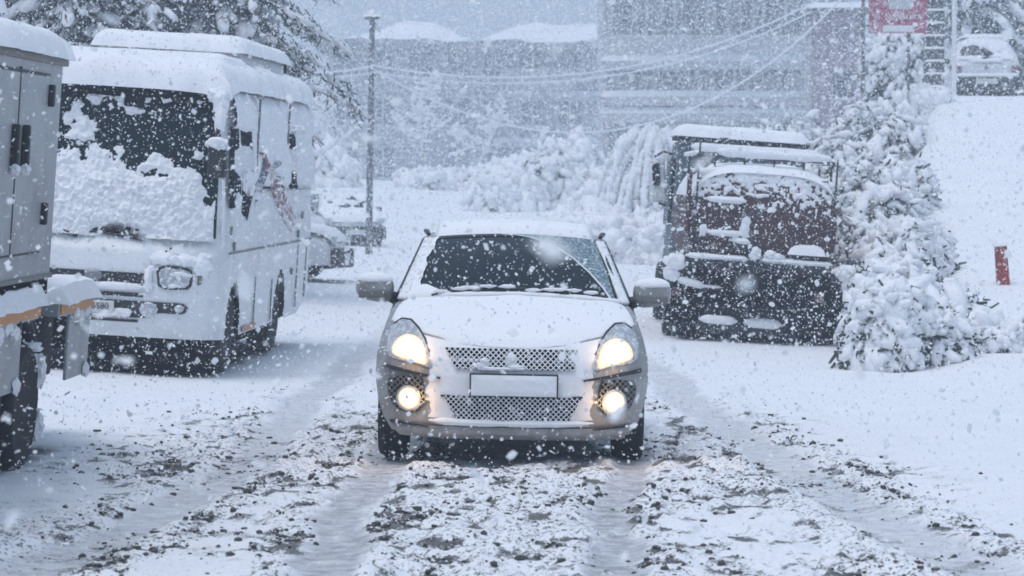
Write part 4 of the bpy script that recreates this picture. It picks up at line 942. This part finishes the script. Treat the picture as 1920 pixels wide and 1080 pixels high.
# ================================================================== PARKED CARS IN THE BACKGROUND
def small_car(name, label, loc, yaw, L=3.7, W=1.65, H=1.5, rear=False, seed=0, group=None, snowy=1.0):
    """y = 0 is the end turned towards the camera"""
    c = thing(name, label, 'car', loc, yaw, 0, 0, group); hw = W/2
    nose = .9 if not rear else .10     # bonnet length at the near end
    yb0, yt0, yt1, yb1 = nose, nose+(.65 if not rear else .42), L-(.5 if not rear else 1.5), L-(.15 if not rear else .85)
    zb, zr = .92, H-.06
    def body(u, v):                  # lower shell: u across the length, v round the section
        y = L*u; e = np.clip(1-np.abs(2*u-1)**9, 0, 1)**.5; q = np.pi*v; w_ = hw*(.86+.14*e)
        cx = np.cos(q); sx_ = np.sin(q)
        zt = np.interp(u, [0, .06, nose/L, .9, 1], [.62, .78, zb, zb, .7]) if not rear else np.interp(u, [0, .03, .7, 1], [.88, .92, zb, .65])
        return w_*np.sign(cx)*np.abs(cx)**.35, y, .24+(zt-.24)*np.abs(sx_)**.4
    MB().grid(body, 40, 24).build('body', 'car_white', c)
    for yy in (.0, L):
        k = MB(); pts = [body(np.float64(yy/L), np.float64(t)) for t in np.linspace(0, 1, 24)]; k.add([tuple(map(float, p)) for p in pts], [tuple(range(24))]); k.build('end_panel', 'car_white', c, False)
    V = [(-hw*.93, yb0, zb), (hw*.93, yb0, zb), (hw*.93, yb1, zb), (-hw*.93, yb1, zb), (-hw*.74, yt0, zr), (hw*.74, yt0, zr), (hw*.74, yt1, zr), (-hw*.74, yt1, zr)]
    def hatch(u, v, off=0.):
        w_ = hw*(.97-.27*v**1.6)*(1-.10*v**7); return u*w_, .06+.40*v**1.2+.10*np.abs(u)**4-off, .86+(zr-.86)*v-.10*np.abs(u)**5*v
    if rear:
        MB().grid(hatch, 31, 16, -1, 1).build('tailgate', 'car_white', c)
        for s in (-1, 1): MB().grid(lambda a, v: (s*hatch(1., v)[0]+0*a, hatch(1., v)[1]*(1-a)+a*(2.75-.55*v), hatch(1., v)[2]+.04*np.sin(np.pi*a)*v), 12, 12).build('cabin_side', 'car_white', c)
        MB().grid(lambda u, a: (hatch(u, 1.)[0], hatch(u, 1.)[1]*(1-a)+2.2*a, hatch(u, 1.)[2]+.04*np.sin(np.pi*a)), 20, 8, -1, 1).build('roof', 'car_white', c)
    else:
        MB().add(V, [(0, 1, 5, 4), (1, 2, 6, 5), (2, 3, 7, 6), (3, 0, 4, 7), (4, 5, 6, 7)]).build('cabin', 'car_white', c, False, bevel=.05)
    def quad(a, b, c_, d, k=.12, off=.012):
        P = [np.array(V[i]) for i in (a, b, c_, d)]; cc = sum(P)/4; n = np.cross(P[1]-P[0], P[3]-P[0]); n = n/np.linalg.norm(n)
        if np.dot(n, cc-np.array([0, L/2, .9])) < 0: n = -n
        return [tuple(cc+(p-cc)*(1-k)+n*off) for p in P]
    if rear:
        MB().grid(lambda u, v: hatch(u, v, .012), 20, 10, -.80, .80, .22, .84).build('rear_window', 'glass', c)
        MB().tube([tuple(float(q) for q in hatch(np.float64(t), np.float64(.27), .03)) for t in (-.1, .25, .45)], .012, 6).build('wiper', 'black', c)
    else: MB().add(quad(0, 1, 5, 4), [(0, 1, 2, 3)]).build('near_window', 'glass', c, False)
    for q in () if rear else ((1, 2, 6, 5), (3, 0, 4, 7)): MB().add(quad(*q), [(0, 1, 2, 3)]).build('side_window', 'glass', c, False)
    MB().add(quad(2, 3, 7, 6), [(0, 1, 2, 3)]).build('far_window', 'glass', c, False)
    bp = MB().box((0, -.03, .40 if rear else .36), (W*.97, .16, .34)).build('bumper', 'tank_dark', c, False, bevel=.04)
    MB().box((0, -.118, .47 if rear else .38), (.5, .02, .13)).build('number_plate', 'plate', bp, False)
    for s in (-1, 1):
        MB().box((s*hw*.82, -.005, .76 if rear else .66), (.2, .08, .16)).build('tail_lamp' if rear else 'headlight', 'lamp_red' if rear else 'lamp_glass', c, False, bevel=.02)
        for y in (.7, L-.75): wheel(c, (s*(hw-.12), y, .29), .29, .19, s)
        MB().box((s*(hw+.06), yb0+.45, .98), (.16, .09, .12)).build('door_mirror', 'black', c, False, bevel=.03)
    MB().box((0, L/2, .25), (W*.85, L*.9, .16)).build('underbody', 'dark', c, False)
    m = MB(); cap(m, -hw*(.60 if rear else .74), hw*(.60 if rear else .74), yt0-.05, yt1+.05, .08 if rear else .14, lambda x, y: 0*x+zr-.01, seed=seed, step=.06); m.build('roof_snow', 'snow', c)
    if not rear:
        m = MB(); cap(m, -hw*.9, hw*.9, .02, yb0+.05, .11, lambda x, y: np.interp(y, [0, .2, nose], [.64, .79, zb])+0*x, seed=seed+1, step=.05); m.build('bonnet_snow', 'snow', c)
    else:
        m = MB(); rod_snow(m, (-hw*.9, -.06, .58), (hw*.9, -.06, .58), .07, .08, seed); m.build('bumper_snow', 'snow', c)
        m = MB(); rod_snow(m, (-hw*.5, .02, .93), (hw*.5, .02, .93), .05, .07, seed+4); m.build('tailgate_snow', 'snow', c)
        V2 = ICO2[0]*np.array([.05, .015, .05])+np.array([0, -.012, .80]); MB().add(V2, [tuple(q) for q in ICO2[1]]).build('badge', 'rim', c)
    Q = [np.array(q) for q in quad(0, 1, 5, 4, .08, .016)]
    def gs(u, v):
        P = (Q[0]*(1-u)[..., None]+Q[1]*u[..., None])*(1-v)[..., None]+(Q[3]*(1-u)[..., None]+Q[2]*u[..., None])*v[..., None]
        cov = (fbm(u*5, v*4, 0, seed+9, 4)-.40)*4*snowy+.3*(1-sm(.0, .25, v)); h = np.clip(cov, -.6, .8)*.03; return P[..., 0], P[..., 1]-h*.8-.002, P[..., 2]+h*.5
    if rear:
        def gs(u, v):
            cov = (fbm(u*3+4, v*5, 0, seed+9, 4)-.47)*4+1.2*sm(.62, .8, v)+.9*(1-sm(.30, .36, v))-.6*np.exp(-((v-.45)/.10)**2); x, y, z = hatch(u, v, .012); h = np.clip(cov, -.6, .8)*.03; return x, y-h*.9, z+h*.4
        MB().grid(gs, 50, 30, -.84, .84, .19, .9).build('window_snow', 'snow', c)
    else: MB().grid(gs, 40, 24).build('window_snow', 'snow', c)
    return c
small_car('white_hatchback', 'snowy white hatchback parked on top of the ramp, seen from behind', (11.2, 65.5, 4.46), 3, H=1.62, rear=True, seed=3, snowy=1.35)
small_car('snowy_car', 'snow buried car parked beyond the bus, next to the utility pole', (-4.0, 70.5, tz(-4.0, 71)-.05), -14, L=3.4, H=1.46, seed=6, snowy=1.5, group='cars parked behind the bus')
small_car('snowy_car', 'snow buried car poking out sideways from behind the bus', (-3.0, 48.6, tz(-4, 48)+.02), -84, L=3.8, H=1.42, seed=16, group='cars parked behind the bus')

# ================================================================== SIGN, RED POST
def resort_sign():
    x, y = 8.35, 60.; zb_ = tz(x, y)-.3
    s = thing('red_sign', 'red resort sign on two thin posts above the hedge', 'sign', (x, y, zb_)); h = lambda z: z-zb_
    MB().tube([(-.76, .06, 0), (-.74, .06, h(7.2))], .04, 8).build('post', 'stone', s); MB().tube([(.24, .06, 0), (.24, .06, h(6.5))], .035, 8).build('post', 'stone', s)
    bd = MB().box((0, 0, h(6.17)), (1.26, .06, .98)).build('board', 'sign_red', s, False, bevel=.008)
    lettering('sign_lettering', 'N-RESORT', .165, (.10, -.034, h(6.03)), 'white', bd)
    MB().box((.0, -.036, h(5.78)), (.66, .012, .14)).build('white_panel', 'white', bd, False)
    MB().prism([(-.2, h(6.2)), (.28, h(6.2)), (.34, h(6.36)), (.2, h(6.6)), (-.1, h(6.6)), (-.22, h(6.4))], lambda a, b: (a, -.036, b), lambda a, b: (a, -.02, b)).build('pale_emblem', 'curtain', bd, False)
    MB().box((-.68, .04, h(6.5)), (.14, .03, .04)).box((-.68, .04, h(5.85)), (.14, .03, .04)).build('bracket', 'stone', s, False)
    m = MB(); cap(m, -.63, .63, -.05, .05, .07, lambda a, b: 0*a+h(6.655), step=.05); m.build('snow', 'snow', s)
resort_sign()
def red_post():
    p = thing('red_marker_post', 'short red painted marker post leaning on the snowy ramp', 'post', (6.03, 34.0, tz(6.03, 34)-.12), 0, 0, -4)
    MB().box((0, 0, .30), (.15, .15, .60), None, .9).build('post', 'red', p, False, bevel=.012)
    m = MB(); cap(m, -.075, .075, -.075, .075, .06, lambda a, b: 0*a+.60, step=.02); m.build('snow', 'snow', p)
red_post()

# ================================================================== VEGETATION
LEAF = (np.array([[0, -.5, 0], [.55, -.32, .03], [1, 0, -.04], [.55, .32, .03], [0, .5, 0]])*np.array([1, .42, 1]), np.array([[0, 1, 2, 3, 4]]))
QUAD = (np.array([[0, -.5, 0], [1, -.35, .0], [1, .35, 0], [0, .5, 0]]), np.array([[0, 1, 2, 3]]))
def unit(v): return v/(np.linalg.norm(v, axis=1, keepdims=True)+1e-9)
def foliage(P, n, per, ln, wd, r, mname, name, parent, down=.5):
    K = len(P); Q = np.repeat(P, per, 0); N = np.repeat(n, per, 0)
    d = unit(N*.55+r.normal(0, .6, (K*per, 3))+np.array([0, 0, -down])); A = frames(d, unit(r.normal(0, 1, (K*per, 3))))
    s1 = r.uniform(.6, 1.3, K*per)*ln; A = A*np.stack([s1, s1*wd, s1], 1)[:, None, :]
    Q = Q+r.normal(0, ln*.55, Q.shape)-N*ln*.35
    V, F = spread(*QUAD, A, Q); return mesh_np(name, V, F, mname, parent)
def shrub(name, label, loc, rx, ry, h, n, seed, group=None, blob=1.0, white=.75, leafm='leaf', cat='shrub', low=100):
    r = np.random.default_rng(seed); s = thing(name, label, cat, loc, group=group)
    th = np.arccos(1-(1-math.cos(R(low)))*r.random(n)); ph = r.uniform(0, 2*np.pi, n)
    D = np.stack([np.sin(th)*np.cos(ph), np.sin(th)*np.sin(ph), np.cos(th)], 1)
    bulge = .74+.42*fbm(D[:, 0]*2.2+seed, D[:, 1]*2.2, D[:, 2]*2.2, seed, 3)
    full = np.stack([np.clip(np.sin(th), .05, 1)**-.38]*2+[np.ones(n)], 1)
    P = D*full*np.array([rx, ry, h])*(bulge*r.uniform(.86, 1.04, n))[:, None]; P[:, 2] = np.maximum(P[:, 2], .03)
    N = unit(D/np.array([rx, ry, h])); t = unit(np.array([0, 0, -1.])*(.25+.9*(1-np.abs(N[:, 2:])))+N*.55+r.normal(0, .38, (n, 3)))
    snowy = r.random(n) < white*(.42+.58*sm(-.2, .55, N[:, 2]))*(1-.55*sm(-.25, -.8, D[:, 0])*(h > 1))*(.35+1.1*sm(.35, .6, fbm(P[:, 0]*2.6, P[:, 1]*2.6, P[:, 2]*2.6, seed+3, 2)))
    A = frames(t, N); sc = r.lognormal(0, .35, n)*blob
    A = A*np.stack([.105*sc, .050*sc, .034*sc], 1)[:, None, :]
    foliage(P, N, 3 if loc[1] < 42 else 4, .10, .34, r, leafm, 'crown', s)
    V, F = rough_blobs(P[snowy]+np.array([0, 0, .03]), A[snowy], .38, 1.7, ICO2 if loc[1] < 30.8 else ICO1, seed); mesh_np('snow', V, F, 'snow', s)
    C, F = rough_blobs(np.array([[0, 0, h*.36]]), np.array([np.diag([rx*.72, ry*.72, h*.50])]), .5, 1.8, ICO3, seed); mesh_np('inner_twigs', C, F, 'leaf', s)
    m = MB()
    for k in range(4): m.tube([(r.uniform(-.1, .1), r.uniform(-.1, .1), -.1), tuple(P[k]*.7)], [.03, .012], 6)
    tag(m.build('stem', 'bark', s), kind='stuff'); return s
HG = 'snow laden shrubs along the ramp'
for k, (x, y, rx, ry, h, dz, lab) in enumerate([
    (3.82, 28.5, .40, .45, .80, 0, 'foremost rounded snowy shrub at the foot of the ramp hedge'),
    (4.30, 28.9, .46, .45, .66, 0, 'low snowy shrub just right of the foremost one'),
    (4.95, 29.4, .62, .35, .22, 0, 'flat snowy ground shrub trailing right onto the ramp'),
    (4.20, 30.4, .55, .7, .92, 0, 'snowy shrub second in the hedge behind the foremost'),
    (4.50, 32.4, .62, .8, 1.12, 0, 'snowy shrub third in the hedge right of the tanker'),
    (4.75, 34.8, .68, .9, 1.40, 0, 'snowy shrub at mid hedge level with the red post'),
    (4.98, 37.4, .78, 1.0, 1.70, 0, 'snowy shrub right behind the tanker rear corner'),
    (5.24, 40.4, .88, 1.1, 2.05, 0, 'tall snowy shrub beside the tanker tank'),
    (5.55, 43.8, .98, 1.2, 2.35, 0, 'tall snowy shrub beside the tanker cab'),
    (5.85, 47.6, 1.1, 1.3, 2.75, 0, 'broad snowy shrub high up the hedge'),
    (6.85, 52.0, 1.2, 1.4, 3.15, 0, 'broad snowy shrub near the top of the hedge'),
    (5.45, 55.0, 1.1, 1.2, 2.95, 0, 'pale snowy shrub left at the top of the hedge'),
    (7.45, 56.0, 1.2, 1.2, 3.45, 0, 'snowy shrub at the hedge top below the red sign'),
    (4.80, 47.0, .85, .9, 2.25, 0, 'snowy shrub above the tanker cab, left edge of the hedge'),
    (4.85, 51.0, .95, 1.0, 2.75, 0, 'snowy shrub showing left of the hedge above the tanker'),
    (4.62, 29.4, .42, .45, .50, 0, 'low snowy shrub wedged between the foremost shrub and ramp'),
    (4.85, 31.0, .46, .55, .72, 0, 'low snowy shrub on the ramp rim nearest the viewer'),
    (5.30, 35.6, .38, .6, 1.35, 0, 'snowy shrub on the ramp rim left of the red post'),
    (6.0, 42.0, .5, .8, 2.35, 0, 'snowy shrub leaning over the middle of the ramp rim'),
    (6.9, 54.5, 1.1, 1.0, 3.5, 0, 'rounded snowy shrub left of the near sign post'),
    (10.1, 71.0, 1.25, 1.0, 2.35, 1, 'tall hazy snowy bush behind the posts of the red sign'),
    (8.45, 59.0, 1.0, .9, 1.45, 1, 'twiggy snowy bush under the red sign'),
    (9.10, 60.5, .55, .6, .75, 1, 'small snowy bush left of the stone pier')]):
    zz0 = tz(x, y) if dz or k == 2 else tz(x-1.8, y)
    n_ = min(2100, int(700+1500*rx*max(h, .6))) if y < 45 else int(1100+900*rx)
    shrub('snowy_shrub', lab, (x, y, zz0-.03), rx, ry, h, n_, 100+k, HG, 1.12 if y < 34 else 1.25+.012*(y-34), 1.12)
BG = 'snowy bushes beyond the car'
for k, (x, y, rx, ry, h, lab) in enumerate([
    (1.45, 88, 1.7, 1.5, 2.05, 'large snow laden bush rising behind the car roof'),
    (-.1, 86, 1.2, 1.1, 1.1, 'low hazy bush left of the large bush behind the car'),
    (2.3, 62, .8, .8, 1.05, 'snow smothered bush between the car and the tanker'),
    (3.3, 60, .85, .8, .95, 'snow smothered low bush left of the tanker cab'),
    (1.5, 66, .9, .8, .95, 'small snowy bush above the right end of the car roof'),
    (.3, 94, 1.7, 1.2, 1.3, 'hazy rounded snow bush left of the large bush behind the car'),
    (-1.9, 98, 2.1, 1.2, .8, 'low hazy snow mound of brush above the left end of the car roof'),
    (2.9, 80, 1.3, 1.2, 1.7, 'rounded snowy bush between the large bush and the weeping tree'),
    (4.6, 84, 1.5, 1.3, 1.9, 'hazy snowy bush behind the tanker cab'),
    (-6.1, 88, 1.4, 1.1, 1.8, 'hazy snowy bush between the bus and utility pole')]):
    shrub('roadside_bush', lab, (x, y, tz(x, y)-.05), rx, ry, h, 700, 300+k, BG, 2.6, 1.4, cat='bush')
def willow():
    r = np.random.default_rng(77); x, y = 3.55, 74.; s = thing('weeping_tree', 'weeping tree with snow coated strands left of the tanker', 'tree', (x, y, tz(x, y)-.9)); s.scale = (1.45,)*3
    MB().tube([(0, 0, 0), (.05, 0, 1.2), (.2, .05, 2.4)], [.09, .07, .05], 8).build('trunk', 'bark_snowy', s)
    ln = MB(); bl = []
    for k in range(90):
        a = r.uniform(0, 2*np.pi); R_ = r.uniform(.35, 1.05); top = r.uniform(2.0, 2.75); e = np.array([math.cos(a)*R_, math.sin(a)*R_*.8])
        pts = [np.array([.15, 0, 2.2]), np.array([.15+e[0]*.45, e[1]*.45, top]), np.array([.1+e[0]*.8, e[1]*.8, top-.25]), np.array([.05+e[0]*1.0, e[1], top-.9]), np.array([.0+e[0]*1.06, e[1]*1.05, max(.3, top-r.uniform(1.4, 2.2))])]
        Q = []
        for i in range(4):
            for t in np.linspace(0, 1, 5, endpoint=False): Q.append(pts[i]*(1-t)+pts[i+1]*t)
        ln.tube(Q, .008, 4, False)
        for q in Q[3:]: bl.append((q, k))
    tag(ln.build('strands', 'twig', s), kind='stuff')
    P = np.array([b[0] for b in bl]); A = np.zeros((len(P), 3, 3)); q = r.uniform(.7, 1.3, len(P))
    A[:, 0, 0] = .062*q; A[:, 1, 1] = .062*q; A[:, 2, 2] = .12*q
    V, F = rough_blobs(P, A, .45, 1.6, ICO1, 5); tag(mesh_np('snow', V, F, 'snow', s), kind='stuff')
willow()
def conifer(name, label, loc, H, rad, z_lo, n_limb, seed, group, per=18, blob=.8, needles=11):
    r = np.random.default_rng(seed); s = thing(name, label, 'tree', loc, group=group)
    MB().tube([(0, 0, 0), (.05, .03, H*.5), (0, 0, H)], [.17, .11, .02], 8).build('trunk', 'bark', s)
    lm = MB(); P = []; T = []; Nn = []
    for k in range(n_limb):
        z = z_lo+(H-z_lo)*(k/n_limb)**1.05*.97; a = k*2.399+r.uniform(-.3, .3); L = rad*(1-.80*((z-z_lo)/(H-z_lo)))*r.uniform(.75, 1.12)
        d = np.array([math.cos(a), math.sin(a), 0.]); pts = [np.array([0, 0, z])+d*L*t+np.array([0, 0, 1])*L*(.14*t-.42*t*t) for t in np.linspace(0, 1, 7)]
        lm.tube(pts, list(np.linspace(.035, .008, 7)), 5, False)
        for j in range(per):
            t = r.uniform(.18, 1.0); p = np.array([0, 0, z])+d*L*t+np.array([0, 0, 1])*L*(.14*t-.42*t*t); sd = np.array([-d[1], d[0], 0])*r.choice([-1, 1])
            sp = .34*L*(1.05-t)*r.uniform(.1, 1); tt = d*.8+sd*.7*(sp > .08)+np.array([0, 0, -.35-.4*t]); P.append(p+sd*sp+np.array([0, 0, -.25*sp])); T.append(tt); Nn.append(np.array([0, 0, 1.])+d*.3)
    tag(lm.build('limbs', 'bark_snowy', s), kind='stuff')
    P, T, Nn = np.array(P), np.array(T), unit(np.array(Nn)); n = len(P)
    foliage(P, unit(T), needles, .17*blob, .16, r, 'needle', 'crown', s, .55)
    on = r.random(n) < .82; A = frames(T, Nn); sc = r.lognormal(0, .35, n)*blob
    A = A*np.stack([.19*sc, .085*sc, .05*sc], 1)[:, None, :]
    V, F = rough_blobs(P[on]+np.array([0, 0, .04]), A[on], .5, 2.0, ICO1, seed); mesh_np('snow', V, F, 'snow', s); return s
CG = 'conifers behind the bus'
conifer('conifer', 'snowy conifer right behind the bus roof, its branch tips reaching the utility wires', (-4.55, 42.0, tz(-4.55, 42)), 9.5, 2.4, 3.3, 120, 5, CG)
conifer('conifer', 'dense snowy conifer above the middle of the bus roof', (-6.15, 40.0, tz(-6.15, 40)), 10, 2.0, 1.6, 110, 6, CG)
conifer('conifer', 'dense snowy conifer above the grey truck at the left edge', (-7.6, 41.5, tz(-7.6, 41.5)), 10, 2.1, 1.6, 110, 7, CG)
conifer('conifer', 'farther snowy conifer between the other two behind the bus', (-5.6, 45.5, tz(-5.6, 45.5)), 9.5, 2.2, 3.0, 100, 8, CG)
DG = 'dark conifers above the ramp'
conifer('conifer', 'dark hazy conifer behind the white hatchback', (12.6, 76, 4.5), 7.5, 2.0, .3, 80, 15, DG, 12, 1.3, 14)
conifer('conifer', 'dark hazy conifer at the top right corner', (14.8, 77, 4.5), 8.5, 2.2, .3, 80, 16, DG, 12, 1.3, 14)
tag(MB().tube([(-5.08, 40.2, tz(-5, 40)-.2), (-5.06, 40.2, 7.2)], [.07, .06], 8).build('bare_pole', 'pole'), 'slim snow streaked pole standing among the conifers behind the bus', 'pole')
def bare_tree(label, x, y, H, seed):
    r = np.random.default_rng(seed); s = thing('bare_tree', label, 'tree', (x, y, tz(x, y)-.1), group='bare snowy trees before the house')
    m = MB(); sn = []
    def grow(p, d, L, rad, lev):
        q = [p]; 
        for k in range(4): d = unit((d+r.normal(0, .16, 3)+np.array([0, 0, .05]))[None])[0]; q.append(q[-1]+d*L/4)
        m.tube(q, list(np.linspace(rad, rad*.6, 5)), 5, False)
        if lev > 0: sn.extend(q[1:])
        if lev < 3:
            for _ in range(3 if lev else 5): grow(q[r.integers(2, 5)], unit((d+r.normal(0, .55, 3))[None])[0], L*.62, rad*.5, lev+1)
    grow(np.zeros(3), np.array([0, 0, 1.]), H*.45, .09, 0); tag(m.build('trunk', 'bark_snowy', s), kind='stuff')
    P = np.array(sn)+[0, 0, .03]; A = np.array([np.diag(r.uniform(.6, 1.3)*np.array([.11, .11, .06])) for _ in P]); V, F = rough_blobs(P, A, .4, 1.5, ICO1, seed); mesh_np('snow', V, F, 'snow', s)
for k, (x, y, H, lab) in enumerate([(-6.6, 100, 5.6, 'hazy bare tree left of the utility pole'), (-3.4, 112, 5.4, 'hazy bare tree just right of the utility pole'), (-.6, 122, 4.6, 'faint bare tree in front of the snow roofed house')]): bare_tree(lab, x, y, H, 500+k)

# ================================================================== FALLING SNOW
def flake_mat():
    m = bpy.data.materials.new('snowflake'); m.use_nodes = True; n = m.node_tree; n.nodes.clear()
    d = n.nodes.new('ShaderNodeBsdfDiffuse'); t = n.nodes.new('ShaderNodeBsdfTranslucent'); x = n.nodes.new('ShaderNodeMixShader'); o = n.nodes.new('ShaderNodeOutputMaterial')
    for q in (d, t): q.inputs['Color'].default_value = (.97, .98, .99, 1)
    x.inputs[0].default_value = .5; n.links.new(d.outputs[0], x.inputs[1]); n.links.new(t.outputs[0], x.inputs[2]); n.links.new(x.outputs[0], o.inputs[0]); return m
M['flake'] = flake_mat()
def flakes(name, label, d0, d1, dens, size, sig, mx, shape, seed):
    r = np.random.default_rng(seed); Ps = []
    for d in np.arange(d0, d1, 1.0):
        hw = .185*d*1.06+1.0; ztop = 1.45+.0835*d+.7; n = int(dens*2*hw*(ztop+.3))
        x = r.uniform(-hw, hw, n); y = r.uniform(d, d+1, n); z = r.uniform(-.3, ztop, n)
        lowest = 1.45-.1262*d-.4; k = (z > terr(x, y)+.015) & (z > lowest); Ps.append(np.stack([x[k], y[k], z[k]], 1))
    P = np.concatenate(Ps); K = len(P); s = np.clip(r.lognormal(math.log(size), sig, K), size*.35, mx)/2
    D = unit(r.normal(0, 1, (K, 3))); A = frames(D, unit(r.normal(0, 1, (K, 3))))*np.stack([s*r.uniform(.9, 1.6, K), s*r.uniform(.8, 1.2, K), s*r.uniform(.6, 1.1, K)], 1)[:, None, :]
    V, F = spread(*shape, A, P); o = mesh_np(name, V, F, 'flake', smooth=False); tag(o, label, 'snowfall', kind='stuff'); return K
OCTA = (np.array([[1, 0, 0], [-1, 0, 0], [0, 1, 0], [0, -1, 0], [0, 0, 1], [0, 0, -1.]]), np.array([[0, 2, 4], [2, 1, 4], [1, 3, 4], [3, 0, 4], [2, 0, 5], [1, 2, 5], [3, 1, 5], [0, 3, 5]]))
TETRA = (np.array([[1, 1, 1], [1, -1, -1], [-1, 1, -1], [-1, -1, 1.]])*.8, np.array([[0, 2, 1], [0, 1, 3], [0, 3, 2], [1, 2, 3]]))
_a = np.arange(6)*np.pi/3
HEX = (np.concatenate([[[0, 0, .35]], np.stack([np.cos(_a), np.sin(_a), np.where(np.arange(6) % 2, .3, -.3)], 1)]), np.array([[0, 1+k, 1+(k+1) % 6] for k in range(6)]))
BENT = (np.array([[-1, 0, .35], [0, -.8, 0], [1, 0, .35], [0, .8, 0.]]), np.array([[0, 1, 3], [1, 2, 3]]))
nf = []
nf.append(flakes('falling_snow', 'large soft snowflakes falling nearest the viewer', 1.6, 9, 14, .0125, .5, .034, HEX, 1))
nf.append(flakes('falling_snow', 'snowflakes falling in front of the car', 9, 20, 150, .0068, .60, .030, HEX, 2))
nf.append(flakes('falling_snow', 'snowflakes falling round the bus and tanker', 20, 42, 125, .0088, .55, .034, BENT, 3))
nf.append(flakes('falling_snow', 'veil of snowflakes falling over the far buildings', 42, 88, 23, .0215, .35, .045, BENT, 4))
nf.append(flakes('falling_snow', 'faint distant snowflakes before the farthest houses', 88, 124, 5, .045, .3, .07, BENT, 5))

# ================================================================== HAZE
hz = bpy.data.materials.new('snow_haze'); hz.use_nodes = True; n = hz.node_tree; n.nodes.clear()
v = n.nodes.new('ShaderNodeVolumePrincipled'); v.inputs['Color'].default_value = (.78, .88, 1, 1); v.inputs['Density'].default_value = HAZE_DENSITY; v.inputs['Anisotropy'].default_value = .15
o = n.nodes.new('ShaderNodeOutputMaterial'); n.links.new(v.outputs[0], o.inputs['Volume'])
M['haze'] = hz
tag(MB().box((0, 102, 8.5), (250, 290, 21)).build('haze', 'haze', smooth=False), 'pale snowy haze filling the air', 'haze', kind='stuff')
for o in bpy.data.objects:          # clumps of clinging snow that nobody could count
    if o.parent and o.type == 'MESH' and ('snow' in o.name or 'clump' in o.name or o.name.split('.')[0] in ('crown', 'inner_twigs', 'mesh')): o['kind'] = 'stuff'


# ================================================================== DRY STEMS POKING THROUGH THE SNOW OF THE RAMP
_n = 130; _y = rng.uniform(27.5, 58, _n); _x = np.interp(_y, [25, 28, 35, 47, 62], [3.9, 4.3, 5.25, 6.5, 9.0])+.4+rng.exponential(1.6, _n)
_z = ground_fields(_x, _y)[0]; _d = unit(rng.normal(0, .5, (_n, 3))+np.array([0, 0, .8])); _s = rng.uniform(.02, .07, _n)*(_y/34)
_A = frames(_d, unit(rng.normal(0, 1, (_n, 3))))*np.stack([_s, _s*.14, _s], 1)[:, None, :]
_V, _F = spread(*QUAD, _A, np.stack([_x, _y, _z-.01], 1))
tag(mesh_np('dry_stems', _V, _F, 'twig'), 'sparse dry stems poking through the snow of the ramp', 'stems', kind='stuff')
